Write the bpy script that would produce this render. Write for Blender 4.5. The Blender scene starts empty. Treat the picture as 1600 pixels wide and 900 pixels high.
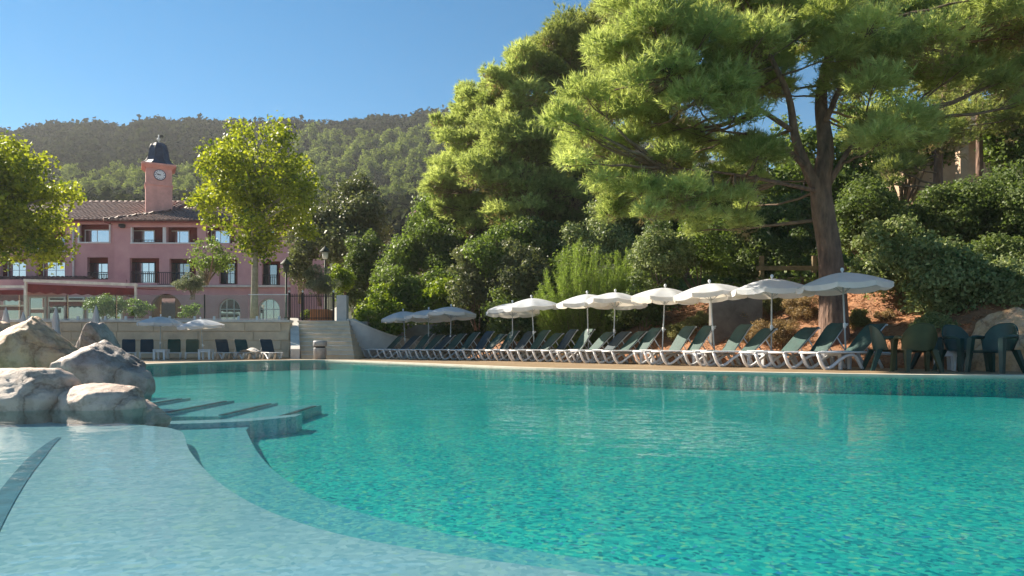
import bpy, math, random
import numpy as np
from mathutils import Vector, Matrix, noise
from mathutils.geometry import tessellate_polygon
random.seed(7)
RNG = np.random.default_rng(11)
sc = bpy.context.scene
C = sc.collection
R = math.radians
F = 1067.0          # focal length in photo pixels (24 mm on a 36 mm sensor, 1600 px wide)
HOR = 541.0         # photo row of the horizon
CAMZ = 0.49

# ------------------------------------------------------------------ camera, sky, sun, exposure
cam = bpy.data.objects.new('camera', bpy.data.cameras.new('camera'))
C.objects.link(cam)
cam.location = (0, 0, CAMZ); cam.rotation_euler = (R(90), 0, 0)
cam.data.sensor_width = 36; cam.data.lens = 24.0
cam.data.shift_y = (HOR - 450) / 1600
cam.data.clip_start = 0.05; cam.data.clip_end = 6000
sc.camera = cam

SUN_AZ, SUN_EL = -60.0, 35.0        # degrees: azimuth from +Y towards +X, elevation
world = bpy.data.worlds.new('World'); sc.world = world; world.use_nodes = True
wn = world.node_tree.nodes; wl = world.node_tree.links
bg = wn['Background']; bg.inputs['Strength'].default_value = 0.051
sky = wn.new('ShaderNodeTexSky'); sky.sky_type = 'NISHITA'; sky.sun_disc = False
sky.sun_elevation = R(SUN_EL); sky.sun_rotation = R(SUN_AZ)
sky.air_density = 1.0; sky.dust_density = 0.0; sky.ozone_density = 3.0
hsv = wn.new('ShaderNodeHueSaturation'); hsv.inputs['Saturation'].default_value = 1.33; hsv.inputs['Hue'].default_value = .488
wl.new(sky.outputs[0], hsv.inputs['Color']); wl.new(hsv.outputs[0], bg.inputs['Color'])
sun = bpy.data.objects.new('sun', bpy.data.lights.new('sun', 'SUN')); C.objects.link(sun)
sun.data.energy = 5.0; sun.data.angle = R(0.53); sun.data.color = (1.0, 0.90, 0.74)
sd = Vector((math.sin(R(SUN_AZ)) * math.cos(R(SUN_EL)), math.cos(R(SUN_AZ)) * math.cos(R(SUN_EL)), math.sin(R(SUN_EL))))
sun.rotation_euler = sd.to_track_quat('Z', 'Y').to_euler()
sc.view_settings.view_transform = 'Standard'; sc.view_settings.look = 'None'
sc.view_settings.gamma = 1.0; sc.view_settings.exposure = 1.38
sc.render.engine = 'CYCLES'
sc.cycles.max_bounces = 9; sc.cycles.diffuse_bounces = 5; sc.cycles.glossy_bounces = 3
sc.cycles.transmission_bounces = 4; sc.cycles.transparent_max_bounces = 12; sc.cycles.volume_bounces = 0
sc.cycles.use_denoising = True

# ------------------------------------------------------------------ helpers
def at(px, py, d):
    return Vector(((px - 800) / F * d, d, CAMZ + (HOR - py) / F * d))
def onz(px, py, z=0.0):
    d = (CAMZ - z) * F / (py - HOR)
    return Vector(((px - 800) / F * d, d, z))

def tag(o, label=None, cat=None, group=None, kind=None):
    if label: o['label'] = label
    if cat: o['category'] = cat
    if group: o['group'] = group
    if kind: o['kind'] = kind
    return o
def thing(name, label, cat, loc=(0, 0, 0), rz=0.0, group=None):
    o = bpy.data.objects.new(name, None); C.objects.link(o)
    o.empty_display_size = 0.2
    o.location = loc; o.rotation_euler = (0, 0, rz)
    return tag(o, label, cat, group)
def link(name, me, mat=None, parent=None, loc=None):
    if mat is not None and len(me.materials) == 0: me.materials.append(mat)
    o = bpy.data.objects.new(name, me); C.objects.link(o)
    if parent is not None: o.parent = parent
    if loc is not None: o.location = loc
    return o
def copy_tree(o, parent=None):
    c = o.copy(); C.objects.link(c); c.parent = parent
    for ch in list(o.children): copy_tree(ch, c)
    return c

class MB:
    def __init__(s): s.v = []; s.f = []; s.sm = []
    def add(s, vs, fs, smooth=False):
        n = len(s.v); s.v += [tuple(v) for v in vs]
        for f in fs: s.f.append([i + n for i in f]); s.sm.append(smooth)
        return s
    def box(s, lo, hi, rz=0, piv=None):
        x0, y0, z0 = lo; x1, y1, z1 = hi
        vs = [Vector(p) for p in ((x0,y0,z0),(x1,y0,z0),(x1,y1,z0),(x0,y1,z0),(x0,y0,z1),(x1,y0,z1),(x1,y1,z1),(x0,y1,z1))]
        if rz:
            p = Vector(piv or ((x0+x1)/2, (y0+y1)/2, 0)); m = Matrix.Rotation(rz, 3, 'Z')
            vs = [m @ (v - p) + p for v in vs]
        return s.add(vs, [(3,2,1,0),(4,5,6,7),(0,1,5,4),(1,2,6,5),(2,3,7,6),(3,0,4,7)])
    def bbox(s, lo, hi, b=0.01):
        # box with chamfered edges
        x0,y0,z0 = lo; x1,y1,z1 = hi
        vs=[]; 
        for z,i in ((z0,b),(z0+b,0),(z1-b,0),(z1,b)):
            vs += [(x0+b+i,y0+i,z),(x1-b-i,y0+i,z),(x1-i,y0+b+i,z),(x1-i,y1-b-i,z),(x1-b-i,y1-i,z),(x0+b+i,y1-i,z),(x0+i,y1-b-i,z),(x0+i,y0+b+i,z)]
        fs=[tuple(range(7,-1,-1)), tuple(range(24,32))]
        for k in range(3):
            for j in range(8):
                a=k*8+j; c=k*8+(j+1)%8; fs.append((a,c,c+8,a+8))
        return s.add(vs,fs)
    def hexa(s, b, t):
        return s.add(list(b)+list(t), [(3,2,1,0),(4,5,6,7),(0,1,5,4),(1,2,6,5),(2,3,7,6),(3,0,4,7)])
    def tube(s, pts, rad, n=8, smooth=True, flat=1.0, cap=True):
        pts = [Vector(p) for p in pts]
        if not hasattr(rad, '__len__'): rad = [rad]*len(pts)
        vs = []; prev = None
        for i, p in enumerate(pts):
            t = (pts[min(i+1,len(pts)-1)] - pts[max(i-1,0)])
            if t.length < 1e-9: t = Vector((0,0,1))
            t.normalize()
            ref = prev if prev is not None else (Vector((0,0,1)) if abs(t.z) < .9 else Vector((1,0,0)))
            u = (ref - t*ref.dot(t))
            if u.length < 1e-4: u = t.orthogonal()
            u.normalize(); w = t.cross(u); prev = u
            for k in range(n):
                a = 2*math.pi*k/n + (math.pi/4 if n == 4 else 0)
                vs.append(p + (u*math.cos(a) + w*math.sin(a)*flat)*rad[i])
        fs = []
        for i in range(len(pts)-1):
            for k in range(n):
                a = i*n+k; b = i*n+(k+1)%n
                fs.append((a,b,b+n,a+n))
        if cap:
            fs.append(tuple(range(n-1,-1,-1))); fs.append(tuple(range((len(pts)-1)*n, len(pts)*n)))
        return s.add(vs, fs, smooth)
    def lathe(s, prof, n=24, c=(0,0,0), smooth=True, rot=0):
        vs = []
        for r, z in prof:
            for k in range(n):
                a = 2*math.pi*k/n + rot
                vs.append((c[0]+r*math.cos(a), c[1]+r*math.sin(a), c[2]+z))
        fs = []
        for i in range(len(prof)-1):
            for k in range(n):
                a = i*n+k; b = i*n+(k+1)%n
                fs.append((a,b,b+n,a+n))
        fs.append(tuple(range(n-1,-1,-1))); fs.append(tuple(range((len(prof)-1)*n, len(prof)*n)))
        return s.add(vs, fs, smooth)
    def prism(s, poly, z0, z1):
        n = len(poly)
        vs = [(x,y,z0) for x,y in poly] + [(x,y,z1) for x,y in poly]
        return s.add(vs, [tuple(range(n-1,-1,-1)), tuple(range(n,2*n))] + [(i,(i+1)%n,(i+1)%n+n,i+n) for i in range(n)])
    def mesh(s, name):
        me = bpy.data.meshes.new(name); me.from_pydata(s.v, [], s.f); me.update()
        me.polygons.foreach_set('use_smooth', s.sm); return me
    def build(s, name, mat, parent=None, off=None):
        if off is not None: s.v = [(x-off[0], y-off[1], z-off[2]) for x,y,z in s.v]
        return link(name, s.mesh(name), mat, parent)

def np_mesh(name, V, k, tone=None):
    """V: (N*k,3) vertices, k-gon faces in order"""
    n = len(V)//k
    me = bpy.data.meshes.new(name)
    me.vertices.add(n*k); me.vertices.foreach_set('co', np.ascontiguousarray(V, dtype=np.float32).ravel())
    me.loops.add(n*k); me.loops.foreach_set('vertex_index', np.arange(n*k, dtype=np.int32))
    me.polygons.add(n); me.polygons.foreach_set('loop_start', np.arange(0, n*k, k, dtype=np.int32))
    me.polygons.foreach_set('loop_total', np.full(n, k, dtype=np.int32))
    if tone is not None:
        a = me.attributes.new('tone', 'FLOAT', 'POINT'); a.data.foreach_set('value', np.repeat(tone, k).astype(np.float32))
    me.update(); return me

def catmull(P, n=8, closed=True):
    out = []; m = len(P)
    rng = range(m) if closed else range(m-1)
    for i in rng:
        g = (lambda j: P[j % m]) if closed else (lambda j: P[min(max(j,0),m-1)])
        p0,p1,p2,p3 = g(i-1),g(i),g(i+1),g(i+2)
        for k in range(n):
            t = k/n
            out.append(tuple(.5*((2*b)+(-a+c)*t+(2*a-5*b+4*c-d)*t*t+(-a+3*b-3*c+d)*t**3) for a,b,c,d in zip(p0,p1,p2,p3)))
    if not closed: out.append(tuple(P[-1]))
    return out

# ------------------------------------------------------------------ materials
def nt(name):
    m = bpy.data.materials.new(name); m.use_nodes = True
    return m, m.node_tree.nodes, m.node_tree.links, m.node_tree.nodes['Principled BSDF']
def ramp(nodes, stops, interp='LINEAR'):
    r = nodes.new('ShaderNodeValToRGB'); r.color_ramp.interpolation = interp
    while len(r.color_ramp.elements) < len(stops): r.color_ramp.elements.new(0.5)
    for e,(p,c) in zip(r.color_ramp.elements, stops): e.position = p; e.color = (*c,1)
    return r
def pm(name, col, rough=.6, var=.18, scale=4.0, bump=.0, bscale=30, col2=None, spec=.4, metal=0, coord='Object', det=6, space=None, bdist=.02):
    m, N, L, b = nt(name)
    tc = N.new('ShaderNodeTexCoord')
    nz = N.new('ShaderNodeTexNoise'); nz.inputs['Scale'].default_value = scale; nz.inputs['Detail'].default_value = det; nz.inputs['Roughness'].default_value = .65
    src = tc.outputs[coord]
    if space:
        mp = N.new('ShaderNodeMapping'); mp.inputs['Scale'].default_value = space; L.new(src, mp.inputs[0]); src = mp.outputs[0]
    L.new(src, nz.inputs['Vector'])
    c2 = col2 or tuple(max(0,c*(1-2*var)) for c in col)
    c1 = col if col2 else tuple(min(1,c*(1+var)) for c in col)
    r = ramp(N, [(.32,c2),(.68,c1)]); L.new(nz.outputs['Fac'], r.inputs[0]); L.new(r.outputs[0], b.inputs['Base Color'])
    b.inputs['Roughness'].default_value = rough; b.inputs['Specular IOR Level'].default_value = spec; b.inputs['Metallic'].default_value = metal
    if bump:
        n2 = N.new('ShaderNodeTexNoise'); n2.inputs['Scale'].default_value = bscale; n2.inputs['Detail'].default_value = 5; L.new(src, n2.inputs['Vector'])
        bp = N.new('ShaderNodeBump'); bp.inputs['Strength'].default_value = bump; bp.inputs['Distance'].default_value = bdist
        L.new(n2.outputs['Fac'], bp.inputs['Height']); L.new(bp.outputs[0], b.inputs['Normal'])
    return m
def leafmat(name, dark, light, trans=.45, tcol=None, rough=.5, gloss=.25):
    m, N, L, b = nt(name)
    a = N.new('ShaderNodeAttribute'); a.attribute_name = 'tone'
    r = ramp(N, [(0,dark),(1,light)]); L.new(a.outputs['Fac'], r.inputs[0])
    L.new(r.outputs[0], b.inputs['Base Color']); b.inputs['Roughness'].default_value = rough
    b.inputs['Specular IOR Level'].default_value = gloss
    t = N.new('ShaderNodeBsdfTranslucent'); mx = N.new('ShaderNodeMixShader'); mx.inputs[0].default_value = trans
    tc = tcol or (1.5,1.5,.8)
    mu = N.new('ShaderNodeMix'); mu.data_type = 'RGBA'; mu.blend_type = 'MULTIPLY'; mu.inputs[0].default_value = 1
    mu.clamp_result = False
    L.new(r.outputs[0], mu.inputs[6]); mu.inputs[7].default_value = (*tc,1); L.new(mu.outputs[2], t.inputs[0])
    L.new(b.outputs[0], mx.inputs[1]); L.new(t.outputs[0], mx.inputs[2]); L.new(mx.outputs[0], N['Material Output'].inputs[0])
    return m
M = {}
M['white_plastic'] = pm('white_plastic', (.72,.71,.72), .45, .06, 6)
M['green_sling'] = pm('green_sling', (.014,.058,.050), .6, .2, 3, .3, 240)
M['navy_sling'] = pm('navy_sling', (.014,.036,.052), .6, .2, 3, .3, 240)
M['pale_sling'] = pm('pale_sling', (.12,.19,.165), .6, .2, 3, .3, 240)
M['green_plastic'] = pm('green_plastic', (.012,.048,.04), .38, .15, 5, .06, 60)
M['olive_plastic'] = pm('olive_plastic', (.05,.058,.024), .42, .2, 5, .06, 60)
M['pole_metal'] = pm('pole_metal', (.42,.45,.47), .4, .1, 4, spec=.5)
M['dark_iron'] = pm('dark_iron', (.012,.012,.014), .5, .2, 4)
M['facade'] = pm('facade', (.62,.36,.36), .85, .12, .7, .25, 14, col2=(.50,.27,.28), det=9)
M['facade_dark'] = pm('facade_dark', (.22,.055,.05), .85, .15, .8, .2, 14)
M['tower_pink'] = pm('tower_pink', (.72,.37,.32), .85, .1, 1.2, .2, 14)
M['white_paint'] = pm('white_paint', (.70,.70,.69), .6, .08, 3)
M['roof_tile'] = pm('roof_tile', (.30,.17,.13), .7, .3, 2.6, .3, 30, col2=(.10,.06,.055))
M['slate'] = pm('slate', (.035,.042,.07), .42, .3, 2.5, .2, 20, spec=.5)
M['red_awning'] = pm('red_awning', (.15,.02,.022), .8, .2, 2, .15, 90)
M['concrete'] = pm('concrete', (.76,.60,.42), .85, .15, 1.3, .5, 16, col2=(.52,.41,.29), det=10)
M['concrete_cap'] = pm('concrete_cap', (.64,.59,.53), .8, .12, 2, .3, 20)
M['stair_stone'] = pm('stair_stone', (.76,.62,.45), .85, .12, 2, .4, 20, col2=(.60,.49,.36))
M['white_wall'] = pm('white_wall', (.60,.57,.55), .85, .1, 1.2, .3, 16, col2=(.44,.42,.41))
M['coping'] = pm('coping', (.62,.56,.46), .7, .1, 2.5, .2, 26, col2=(.50,.43,.34))
M['deck'] = pm('deck', (.36,.25,.14), .5, .2, 1.3, .25, 22, col2=(.22,.15,.09), det=9)
M['terrace'] = pm('terrace', (.42,.37,.31), .85, .15, 1.5, .2, 18)
M['earth'] = pm('earth', (.40,.19,.095), .95, .2, 2.2, .9, 9, col2=(.19,.10,.055), det=10, bdist=.06)
M['ground'] = pm('ground', (.16,.15,.08), .95, .2, .3, .5, 3)
M['hill_ground'] = pm('hill_ground', (.06,.065,.03), .95, .2, .08, .3, 1)
M['bark'] = pm('bark', (.27,.165,.12), .9, .2, 7, 1.0, 14, col2=(.085,.055,.045), space=(1,1,.28), bdist=.05)
M['twig'] = pm('twig', (.20,.14,.095), .9, .2, 6, .3, 30)
M['plane_bark'] = pm('plane_bark', (.36,.33,.25), .85, .15, 5, .4, 20, col2=(.20,.18,.13))
M['wood'] = pm('wood', (.42,.17,.07), .65, .2, 4, .3, 24, space=(3,3,.5), coord='Object')
M['wood_rail'] = pm('wood_rail', (.22,.16,.085), .75, .2, 4, .3, 24)
M['beige_wall'] = pm('beige_wall', (.52,.37,.26), .85, .12, 1, .2, 12)
M['bin_metal'] = pm('bin_metal', (.34,.33,.33), .5, .12, 5, spec=.5)
M['black_rubber'] = pm('black_rubber', (.01,.01,.012), .6, .1, 5)
M['clock_white'] = pm('clock_white', (.80,.80,.82), .5, .03, 4)
M['clock_blue'] = pm('clock_blue', (.03,.04,.10), .5, .1, 4)
M['grey_render'] = pm('grey_render', (.17,.16,.15), .9, .2, 2, .4, 12)
M['towel'] = pm('towel', (.62,.56,.50), .9, .12, 6, .4, 60)
M['stone_tile_dark'] = pm('stone_tile_dark', (.05,.11,.12), .5, .2, 6)
M['dark_line_blue'] = pm('dark_line_blue', (.10,.24,.32), .4, .2, 8)
M['planter_green'] = pm('planter_green', (.05,.06,.05), .7, .2, 5)

def rockmat(name, a, b, c):
    m, N, L, p = nt(name)
    tc = N.new('ShaderNodeTexCoord')
    n1 = N.new('ShaderNodeTexNoise'); n1.inputs['Scale'].default_value = 2.3; n1.inputs['Detail'].default_value = 10; n1.inputs['Roughness'].default_value = .7; n1.inputs['Distortion'].default_value = .1
    L.new(tc.outputs['Object'], n1.inputs['Vector'])
    r1 = ramp(N, [(.28,c),(.45,b),(.7,a)]); L.new(n1.outputs['Fac'], r1.inputs[0])
    n2 = N.new('ShaderNodeTexNoise'); n2.inputs['Scale'].default_value = 8; n2.inputs['Detail'].default_value = 13; n2.inputs['Roughness'].default_value = .72; L.new(tc.outputs['Object'], n2.inputs['Vector'])
    r2 = ramp(N, [(.36,(.42,.36,.33)),(.54,(1.0,1.0,1.0))]); L.new(n2.outputs['Fac'], r2.inputs[0])
    mu = N.new('ShaderNodeMix'); mu.data_type='RGBA'; mu.blend_type='MULTIPLY'; mu.inputs[0].default_value=.75
    L.new(r1.outputs[0], mu.inputs[6]); L.new(r2.outputs[0], mu.inputs[7])
    v = N.new('ShaderNodeTexVoronoi'); v.feature='DISTANCE_TO_EDGE'; v.inputs['Scale'].default_value=.75
    wv = N.new('ShaderNodeMix'); wv.data_type='RGBA'; wv.inputs[0].default_value=.25
    L.new(tc.outputs['Object'], wv.inputs[6]); L.new(n1.outputs['Color'], wv.inputs[7]); L.new(wv.outputs[2], v.inputs['Vector'])
    r3 = ramp(N, [(0,(.5,.42,.38)),(.006,(1,1,1))]); L.new(v.outputs['Distance'], r3.inputs[0])
    m2 = N.new('ShaderNodeMix'); m2.data_type='RGBA'; m2.blend_type='MULTIPLY'; m2.inputs[0].default_value=.8
    L.new(mu.outputs[2], m2.inputs[6]); L.new(r3.outputs[0], m2.inputs[7]); L.new(m2.outputs[2], p.inputs['Base Color'])
    p.inputs['Roughness'].default_value=.62; p.inputs['Specular IOR Level'].default_value=.45
    ad = N.new('ShaderNodeMath'); ad.operation='ADD'; L.new(n2.outputs['Fac'], ad.inputs[0])
    r4 = ramp(N, [(0,(0,0,0)),(.03,(1,1,1))]); L.new(v.outputs['Distance'], r4.inputs[0]); L.new(r4.outputs[0], ad.inputs[1])
    bp = N.new('ShaderNodeBump'); bp.inputs['Strength'].default_value=.8; bp.inputs['Distance'].default_value=.035
    L.new(ad.outputs[0], bp.inputs['Height']); L.new(bp.outputs[0], p.inputs['Normal'])
    return m
M['rock_pale'] = rockmat('rock_pale', (.74,.55,.43), (.64,.46,.36), (.46,.32,.24))
M['rock_tan'] = rockmat('rock_tan', (.60,.42,.31), (.56,.35,.19), (.42,.21,.07))
M['rock_grey'] = rockmat('rock_grey', (.52,.42,.36), (.38,.30,.26), (.16,.12,.10))

def cloth(name, col, tr=.35):
    m, N, L, b = nt(name)
    tc = N.new('ShaderNodeTexCoord'); nz = N.new('ShaderNodeTexNoise'); nz.inputs['Scale'].default_value=3; nz.inputs['Detail'].default_value=6
    L.new(tc.outputs['Object'], nz.inputs['Vector'])
    r = ramp(N, [(.3,tuple(c*.86 for c in col)),(.7,col)]); L.new(nz.outputs['Fac'], r.inputs[0]); L.new(r.outputs[0], b.inputs['Base Color'])
    b.inputs['Roughness'].default_value=.9; b.inputs['Specular IOR Level'].default_value=.1
    t = N.new('ShaderNodeBsdfTranslucent'); t.inputs[0].default_value=(.92,.82,.68,1)
    mx = N.new('ShaderNodeMixShader'); mx.inputs[0].default_value=tr
    L.new(b.outputs[0], mx.inputs[1]); L.new(t.outputs[0], mx.inputs[2]); L.new(mx.outputs[0], N['Material Output'].inputs[0])
    return m
M['canopy'] = cloth('canopy', (.80,.83,.88), .38)
M['folded_cloth'] = cloth('folded_cloth', (.80,.80,.82), .2)

def glassmat(name, tint, refl, rough=.02):
    m, N, L, b = nt(name); N.remove(b)
    t = N.new('ShaderNodeBsdfTransparent'); t.inputs[0].default_value=(*tint,1)
    g = N.new('ShaderNodeBsdfGlossy'); g.inputs['Roughness'].default_value=rough
    lw = N.new('ShaderNodeFresnel'); lw.inputs['IOR'].default_value=1.38
    ad = N.new('ShaderNodeMath'); ad.operation='ADD'; ad.inputs[1].default_value=refl; ad.use_clamp=True
    mx = N.new('ShaderNodeMixShader'); L.new(lw.outputs[0], ad.inputs[0]); L.new(ad.outputs[0], mx.inputs[0])
    L.new(t.outputs[0], mx.inputs[1]); L.new(g.outputs[0], mx.inputs[2]); L.new(mx.outputs[0], N['Material Output'].inputs[0])
    return m
M['balustrade_glass'] = glassmat('balustrade_glass', (.88,.93,.90), .0)
def paneglass(name, col, refl):
    m, N, L, b = nt(name)
    b.inputs['Base Color'].default_value=(*col,1); b.inputs['Roughness'].default_value=.1
    g = N.new('ShaderNodeBsdfGlossy'); g.inputs['Roughness'].default_value=.03; g.inputs[0].default_value=(.92,.95,1,1)
    tc = N.new('ShaderNodeTexCoord'); nz = N.new('ShaderNodeTexNoise'); nz.inputs['Scale'].default_value=.9
    L.new(tc.outputs['Object'], nz.inputs['Vector'])
    bp = N.new('ShaderNodeBump'); bp.inputs['Strength'].default_value=.08; L.new(nz.outputs['Fac'], bp.inputs['Height']); L.new(bp.outputs[0], g.inputs['Normal'])
    mx = N.new('ShaderNodeMixShader'); mx.inputs[0].default_value=refl
    L.new(b.outputs[0], mx.inputs[1]); L.new(g.outputs[0], mx.inputs[2]); L.new(mx.outputs[0], N['Material Output'].inputs[0])
    return m
M['window_glass'] = paneglass('window_glass', (.06,.09,.12), .85)
M['dark_glass'] = paneglass('dark_glass', (.07,.13,.13), .4)

def watermat():
    m, N, L, b = nt('pool_water'); N.remove(b)
    tc = N.new('ShaderNodeTexCoord')
    def layer(sx, sy, sc_, det, dist):
        mp = N.new('ShaderNodeMapping'); mp.inputs['Scale'].default_value=(sx,sy,1); mp.inputs['Rotation'].default_value=(0,0,R(12)); L.new(tc.outputs['Object'], mp.inputs[0])
        n = N.new('ShaderNodeTexNoise'); n.inputs['Scale'].default_value=sc_; n.inputs['Detail'].default_value=det; n.inputs['Distortion'].default_value=dist
        L.new(mp.outputs[0], n.inputs['Vector']); return n
    a = layer(.7,1.1,1.9,3,.8); c = layer(.8,1.2,9.0,2,.3); e = layer(1,1,.35,2,.2)
    s1 = N.new('ShaderNodeMath'); s1.operation='MULTIPLY'; s1.inputs[1].default_value=.30; L.new(c.outputs['Fac'], s1.inputs[0])
    s2 = N.new('ShaderNodeMath'); s2.operation='ADD'; L.new(a.outputs['Fac'], s2.inputs[0]); L.new(s1.outputs[0], s2.inputs[1])
    # calm and rippled patches
    r = ramp(N, [(.38,(.35,.35,.35)),(.62,(1,1,1))]); L.new(e.outputs['Fac'], r.inputs[0])
    s3 = N.new('ShaderNodeMath'); s3.operation='MULTIPLY'; L.new(s2.outputs[0], s3.inputs[0]); L.new(r.outputs[0], s3.inputs[1])
    bp = N.new('ShaderNodeBump'); bp.inputs['Strength'].default_value=1.0; bp.inputs['Distance'].default_value=.011; L.new(s3.outputs[0], bp.inputs['Height'])
    fr = N.new('ShaderNodeFresnel'); fr.inputs['IOR'].default_value=1.28; L.new(bp.outputs[0], fr.inputs['Normal'])
    mm = N.new('ShaderNodeMath'); mm.operation='MULTIPLY'; mm.inputs[1].default_value=.64; L.new(fr.outputs[0], mm.inputs[0])
    t = N.new('ShaderNodeBsdfTransparent'); t.inputs[0].default_value=(.80,.97,.98,1)
    g = N.new('ShaderNodeBsdfGlossy'); g.inputs['Roughness'].default_value=.03; L.new(bp.outputs[0], g.inputs['Normal'])
    mx = N.new('ShaderNodeMixShader'); L.new(mm.outputs[0], mx.inputs[0]); L.new(t.outputs[0], mx.inputs[1]); L.new(g.outputs[0], mx.inputs[2])
    L.new(mx.outputs[0], N['Material Output'].inputs[0])
    return m
M['water'] = watermat()
def caustic_mosaic(name, stops, scale, rough=.35, wob=.05):  # tile colours, wobbled and contrasted so caustic flecks are painted in
    m, N, L, b = nt(name)
    tc = N.new('ShaderNodeTexCoord')
    nz = N.new('ShaderNodeTexNoise'); nz.inputs['Scale'].default_value=5; nz.inputs['Detail'].default_value=3; L.new(tc.outputs['Object'], nz.inputs['Vector'])
    ma = N.new('ShaderNodeVectorMath'); ma.operation='MULTIPLY_ADD'; ma.inputs[1].default_value=(wob,wob,0); L.new(nz.outputs['Color'], ma.inputs[0]); L.new(tc.outputs['Object'], ma.inputs[2])
    v = N.new('ShaderNodeTexVoronoi'); v.inputs['Scale'].default_value=scale; L.new(ma.outputs[0], v.inputs['Vector'])
    sp = N.new('ShaderNodeSeparateColor'); L.new(v.outputs['Color'], sp.inputs[0])
    r = ramp(N, stops); L.new(sp.outputs[0], r.inputs[0])
    n2 = N.new('ShaderNodeTexNoise'); n2.inputs['Scale'].default_value=.6; n2.inputs['Detail'].default_value=4; L.new(tc.outputs['Object'], n2.inputs['Vector'])
    r2 = ramp(N, [(.3,(.8,.86,.88)),(.7,(1,1,1))]); L.new(n2.outputs['Fac'], r2.inputs[0])
    mu = N.new('ShaderNodeMix'); mu.data_type='RGBA'; mu.blend_type='MULTIPLY'; mu.inputs[0].default_value=1; L.new(r.outputs[0], mu.inputs[6]); L.new(r2.outputs[0], mu.inputs[7])
    L.new(mu.outputs[2], b.inputs['Base Color']); b.inputs['Roughness'].default_value=rough
    return m
M['caustic_mosaic_deep'] = caustic_mosaic('caustic_mosaic_deep', [(0,(.01,.26,.32)),(.18,(.02,.44,.45)),(.45,(.035,.58,.50)),(.7,(.05,.70,.57)),(.86,(.10,.76,.56)),(.94,(.34,.78,.44)),(1,(.03,.34,.66))], 46, wob=.09)  # teal and blue tiles; the bright flecks imitate sun caustics
M['caustic_mosaic_step'] = caustic_mosaic('caustic_mosaic_step', [(0,(.10,.42,.50)),(.4,(.18,.56,.58)),(.75,(.25,.64,.62)),(.93,(.38,.70,.56)),(1,(.10,.40,.62))], 52, wob=.09)
M['beach'] = caustic_mosaic('beach', [(0,(.34,.54,.60)),(.35,(.46,.62,.66)),(.7,(.54,.68,.71)),(.92,(.64,.75,.76)),(1,(.56,.70,.62))], 44, wob=.12)  # pale floor; cell contrast paints in rippling caustic light

# ------------------------------------------------------------------ the setting: ground, pool, deck, bank, terrace, hill
def flat(name, poly, z, mat, holes=(), kind='structure'):
    rings = [[Vector((x,y,0)) for x,y in poly]] + [[Vector((x,y,0)) for x,y in h] for h in holes]
    pts = [p for r in rings for p in r]
    tris = tessellate_polygon(rings)
    mb = MB()
    fs = []
    for t in tris:
        a,b,c = (pts[i] for i in t)
        fs.append(t if (b-a).cross(c-a).z > 0 else t[::-1])
    mb.add([(p.x,p.y,z) for p in pts], fs)
    o = mb.build(name, mat); o['kind'] = kind; return o
def offset(poly, d):
    n = len(poly); out = []
    for i in range(n):
        a = Vector(poly[i-1]); b = Vector(poly[i]); c = Vector(poly[(i+1)%n])
        t = (c-a).normalized(); out.append((b.x + t.y*d, b.y - t.x*d))
    return out
WATER = -0.04
POOL0 = [(8.65,11.5),(6.7,11.9),(4.44,13.0),(2.65,14.0),(.57,15.5),(-1.7,18.4),(-4.4,22.0),(-6.2,24.2),(-7.2,24.8),(-8.2,24.1),(-9.2,22.6),(-9.9,20.8),(-10.3,18.0),
         (-9.8,15),(-8.8,12),(-8.0,9),(-7.7,6),(-8,3),(-8.5,-2),(-8,-6),(0,-8),(10,-6),(13,0),(13.5,5),(12.6,9),(10.8,11)]
POOL = catmull(POOL0, 6)            # runs clockwise or not; make it counter-clockwise
ar = sum(a[0]*b[1]-b[0]*a[1] for a,b in zip(POOL, POOL[1:]+POOL[:1]))
if ar < 0: POOL.reverse()
OUT = offset(POOL, .30)
g = flat('ground', [(-900,-900),(900,-900),(900,900),(-900,900)], -1.2, M['ground'])
flat('pool_deck', [(-60,-20),(40,-20),(40,27),(20,33),(-2,36),(-6.6,31.0),(-60,31.0)], -.012, M['deck'], holes=[OUT])
n = len(POOL); mb = MB()
inn = offset(POOL, -.03)
vs = [(x,y,0) for x,y in inn] + [(x,y,0) for x,y in OUT] + [(x,y,-.06) for x,y in inn] + [(x,y,-.06) for x,y in POOL] + [(x,y,-.05) for x,y in OUT]
fs = []
for i in range(n):
    j = (i+1)%n
    fs += [(i,n+i,n+j,j),(i,j,2*n+j,2*n+i),(2*n+i,2*n+j,3*n+j,3*n+i),(n+i,4*n+i,4*n+j,n+j)]
mb.add(vs, fs); o = mb.build('pool_coping', M['coping']); o['kind']='structure'
DEEP = -.36
mb = MB(); vs = [(x,y,-.06) for x,y in POOL]+[(x,y,DEEP-.05) for x,y in POOL]
mb.add(vs, [(i,(i+1)%n,n+(i+1)%n,n+i) for i in range(n)]); o = mb.build('pool_wall', M['caustic_mosaic_deep']); o['kind']='structure'
flat('pool_floor', offset(POOL,.02), DEEP, M['caustic_mosaic_deep'])
flat('pool_water', offset(POOL,.02), WATER, M['water'])

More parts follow.
